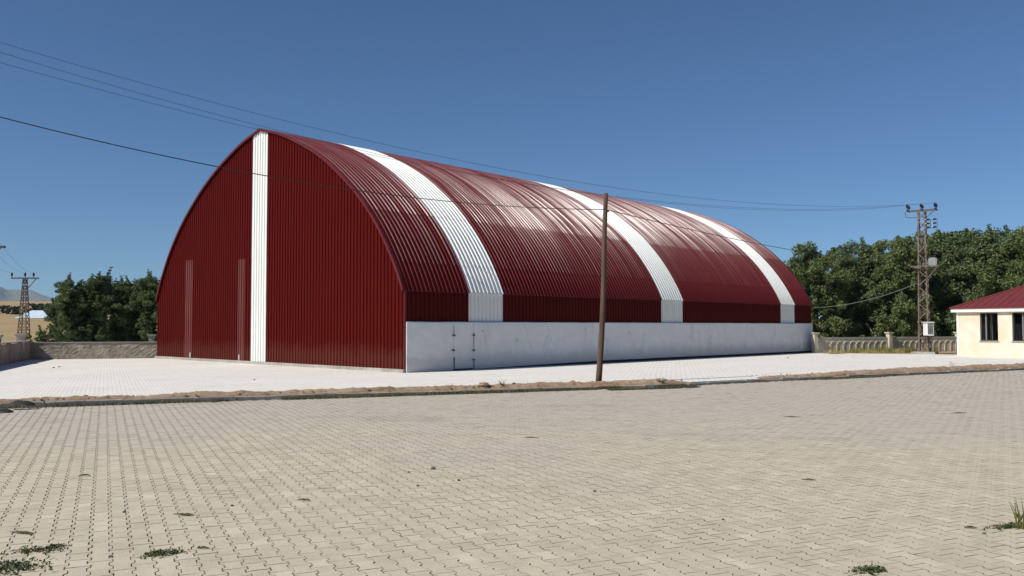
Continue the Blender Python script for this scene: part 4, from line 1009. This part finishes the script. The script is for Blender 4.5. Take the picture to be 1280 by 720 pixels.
# sand and crumbs washed into joints: low weeds in the pavement
def weed(px, py, rad, n_, label, hgt=0.05, streak=(1, 1)):
    p = gnd(px, py, YARD_Z); r_ = np.random.default_rng(int(px*7+py)); q = r_.normal(0, 1, (n_, 2))*np.array([rad*0.5*streak[0], rad*0.5*streak[1]])
    ca, sa = math.cos(GA), math.sin(GA)
    c_ = np.stack([q[:, 0]*ca-q[:, 1]*sa, q[:, 0]*sa+q[:, 1]*ca, np.abs(r_.normal(0, hgt*0.2, n_))+0.004], 1)
    V_ = leaf_cloud(n_*4, c_, np.full(n_, 0.017), 0.020, 0.0, r_); V_[..., 2] = np.maximum(V_[..., 2], 0.003)
    m_ = np_mesh('leaves', V_.reshape(-1, 3), np.arange(V_.shape[0]*4).reshape(-1, 4), M['weed'])
    o = empty('pavement_weed', (p.x, p.y, YARD_Z)); tag(o, label, 'weed', 'weeds in the pavement joints'); link('leaves', m_, o)
    st = MB()
    for k_ in range(7):
        a_ = r_.uniform(0, 6.28); l_ = rad*r_.uniform(0.5, 1.3); st.tube([(0, 0, 0.004), (math.cos(a_)*l_*0.5*streak[0], math.sin(a_)*l_*0.5*streak[1], 0.02), (math.cos(a_)*l_*streak[0], math.sin(a_)*l_*streak[1], 0.008)], [0.003, 0.0025, 0.001], 5)
    st.build('stems', M['dead'], o)
weed(48, 689, 0.14, 90, 'green weed in a joint at the lower left, above the corner weed', streak=(1.2, 0.7))
weed(14, 711, 0.20, 200, 'largest dark green weed in the lower left corner of the yard', 0.07)
weed(204, 693, 0.14, 110, 'flat green weed in the paving right of the corner weeds', streak=(1.1, 0.7))
weed(72, 684, 0.06, 26, 'small dark weed touching the upper left green weed')
weed(1088, 714, 0.13, 120, 'dark green weed at the bottom edge on the right', streak=(1.1, 0.6))
weed(1262, 659, 0.13, 110, 'flat dark weed just left of the grass tuft at the right edge', streak=(1.5, 0.5))
# grass tuft at right edge
p = gnd(1277, 661, YARD_Z); tf_ = MB(); r_ = random.Random(3)
to = empty('grass_tuft', (p.x, p.y, YARD_Z)); tag(to, 'upright yellow-green grass tuft at the right edge of the yard', 'grass')
for k_ in range(16):
    a_ = r_.uniform(0, 6.28); l_ = r_.uniform(0.03, 0.10); h_ = r_.uniform(0.09, 0.23) if k_ > 2 else 0.25
    b0 = Vector((r_.uniform(-.03, .03), r_.uniform(-.03, .03), 0)); b2 = b0+Vector((math.cos(a_)*l_, math.sin(a_)*l_, h_)); b1 = b0.lerp(b2, 0.5)-Vector((math.cos(a_), math.sin(a_), 0))*l_*0.15
    MB().tube([b0, b1, b2], [0.006, 0.005, 0.001], 5).build('blade', M['grass'], to)
# dead leggy weeds by the kerb
def dry_weed(px, py, z, h, n_, label, mat='twig'):
    p = gnd(px, py, z); r_ = random.Random(int(px)); m = MB()
    for k_ in range(n_):
        a_ = r_.uniform(0, 6.28); l_ = h*r_.uniform(0.3, 1.1); hh = h*r_.uniform(0.4, 1.0); e_ = Vector((math.cos(a_)*l_, math.sin(a_)*l_, hh)); md = e_*0.5+Vector((0, 0, hh*0.12))
        m.tube([(0, 0, 0), md, e_], [0.006, 0.004, 0.002], 5)
        for q_ in range(3): t_ = r_.uniform(0.35, 0.95); b_ = e_*t_; m.tube([b_, b_+Vector((r_.uniform(-1, 1), r_.uniform(-1, 1), r_.uniform(0, 1)))*h*0.22], [0.003, 0.001], 4)
    o = m.build('dry_weed', M[mat]); o.location = (p.x, p.y, z); tag(o, label, 'weed', 'dry weeds along the kerb')
dry_weed(826, 480, 0.0, 0.20, 22, 'dry leggy weed at the right end of the near soil bank', 'dead'); dry_weed(658, 485, -0.03, 0.17, 16, 'dry twiggy weed beside the kerb left of the pole')
dry_weed(628, 482, 0.08, 0.16, 12, 'thin dry weed on the soil just right of the largest clod'); dry_weed(1193, 462.5, 0.02, 0.34, 10, 'thin upright weed on the right soil bank')
dry_weed(1168, 440, 0.0, 0.5, 18, 'tangled dry weed at the foot of the lattice tower', 'dead')
# twigs and stones lying on the yard
for i, (px, py, ln, lb) in enumerate(((108, 595.5, 0.13, 'dark twig alone in the left part of the yard'), (232, 645, 0.22, 'dark dry sprig above the flat green weed on the left'), (30, 668, 0.26, 'dry sprig above the corner weeds'), (382, 626.5, 0.14, 'dark twig between the left weeds and the image centre'),
        (252, 687, 0.10, 'short dark twig right of the flat green weed'), (994, 522, 0.34, 'dark scrap far out on the yard below the right soil bank'), (1198, 517, 0.36, 'dark scrap on the yard near the right edge'), (1011, 601, 0.16, 'dark twig in the right middle of the yard'), (1212, 661, 0.10, 'small dark twig left of the flat weed at the right edge'), (668, 548, 0.28, 'dark smear-like twig near the centre of the yard'))):
    p = gnd(px, py, YARD_Z); r_ = random.Random(i+40); m = MB(); a_ = r_.uniform(-0.4, 0.4)
    for k_ in range(4 if i in (1, 2) else 2):
        b_ = a_+r_.uniform(-0.5, 0.5); l_ = ln*(1 if k_ == 0 else r_.uniform(0.3, 0.6)); o_ = r_.uniform(-0.2, 0.2)*ln
        m.tube([(o_-math.cos(b_)*l_/2, -math.sin(b_)*l_/2, 0.008), (o_, 0.012*l_, 0.018), (o_+math.cos(b_)*l_/2, math.sin(b_)*l_/2, 0.010)], [0.002, 0.009, 0.002], 5)
    o = m.build('twig', M['dead']); o.location = (p.x, p.y, YARD_Z+0.002); tag(o, lb, 'twig', 'dry twigs on the yard')
sm = [rock_mesh('pebble', 70+i, M['stone']) for i in range(3)]
for i, (px, py, lb) in enumerate(((541, 587, 'largest dark pebble near the centre of the yard'), (573, 601, 'dark pebble just right of and below the largest pebble'), (522, 608, 'dark pebble below the largest central pebble, to its left'),
        (511, 591, 'dark pebble left of the largest central pebble, farther of the two'), (530, 591, 'tiny dark pebble touching the left side of the largest central pebble'), (155, 641, 'dark pebble on the pavers left of the dark dry sprig'), (139, 697, 'dark pebble between the corner weeds and the flat green weed'),
        (743, 615, 'lone dark pebble right of the yard centre'), (862, 577, 'lone dark pebble on the right half of the yard, farthest out'), (904, 650, 'lone dark pebble on the lower right part of the yard'), (290, 633, 'dark pebble right of the dark dry sprig'), (240, 546, 'dark pebble far out on the left half of the yard'), (1230, 668, 'dark pebble below the flat weed at the right edge'))):
    p = gnd(px, py, YARD_Z); s = 0.055 if i == 0 else random.uniform(0.018, 0.036); o = link('pebble', sm[i % 3]); o.location = (p.x, p.y, YARD_Z+s*0.3); o.scale = (s, s, s); o.rotation_euler = (0, 0, i)
    tag(o, lb, 'pebble', 'pebbles on the yard')
# far debris on the apron
for i, (px, py, lb) in enumerate(((67, 460, 'left one of two small stones on the apron near the left wall'), (74, 459, 'right one of two small stones on the apron near the left wall'), (318, 475, 'small stone on the apron in front of the white gable stripe'), (985, 447, 'small stone on the apron near the hangar rear corner'), (1066, 446, 'small stone on the apron before the right boundary wall'))):
    p = gnd(px, py, 0); s = random.uniform(0.05, 0.08); o = link('stone', sm[i % 3]); o.location = (p.x, p.y, s*0.25); o.scale = (s*1.4, s, s*0.7); o.rotation_euler = (0, 0, i)
    tag(o, lb, 'stone', 'stones on the apron')
# black scrap on the kerb, left
for i, (px, py, w, lb) in enumerate(((27, 507.5, 0.42, 'crumpled black rubber scrap lying on the kerb at left'), (3, 511.5, 0.34, 'black rubber scrap at the left image edge below the kerb'))):
    p = gnd(px, py, 0.0); b_ = MB(); V_ = []; nx_, ny_ = 12, 8
    for a_ in range(nx_):
        for c_ in range(ny_):
            u, v = a_/(nx_-1)-0.5, c_/(ny_-1)-0.5; e_ = max(0, 1-(u*u+v*v)*3.6)
            V_.append((u*w*1.1, v*w*0.55, (0.10*e_**0.5+0.05*e_*nz(u*5, v*5, i*3+1))*(0.7 if i else 1)))
    b_.add(V_, [(a_*ny_+c_, (a_+1)*ny_+c_, (a_+1)*ny_+c_+1, a_*ny_+c_+1) for a_ in range(nx_-1) for c_ in range(ny_-1)])
    o = b_.build('rubber_scrap', M['black'], None, True); o.location = (p.x, p.y, 0.01 if i == 0 else YARD_Z); o.rotation_euler = (0, 0, GA); tag(o, lb, 'scrap')

# ------------------------------------------------------------------ air
hm = MB(); hm.box(-17000, 17000, -17000, 17000, -3.0, 440.0)
m = bpy.data.materials.new('thin_air'); m.use_nodes = True; nt = m.node_tree; nt.nodes.clear()
pv = nt.nodes.new('ShaderNodeVolumePrincipled'); pv.inputs['Density'].default_value = 6.5e-5; pv.inputs['Color'].default_value = (0.42, 0.73, 1.0, 1); pv.inputs['Anisotropy'].default_value = 0.0
mo = nt.nodes.new('ShaderNodeOutputMaterial'); nt.links.new(pv.outputs[0], mo.inputs['Volume'])
tag(hm.build('haze', m), 'thin pale haze over the whole plain', kind='stuff')
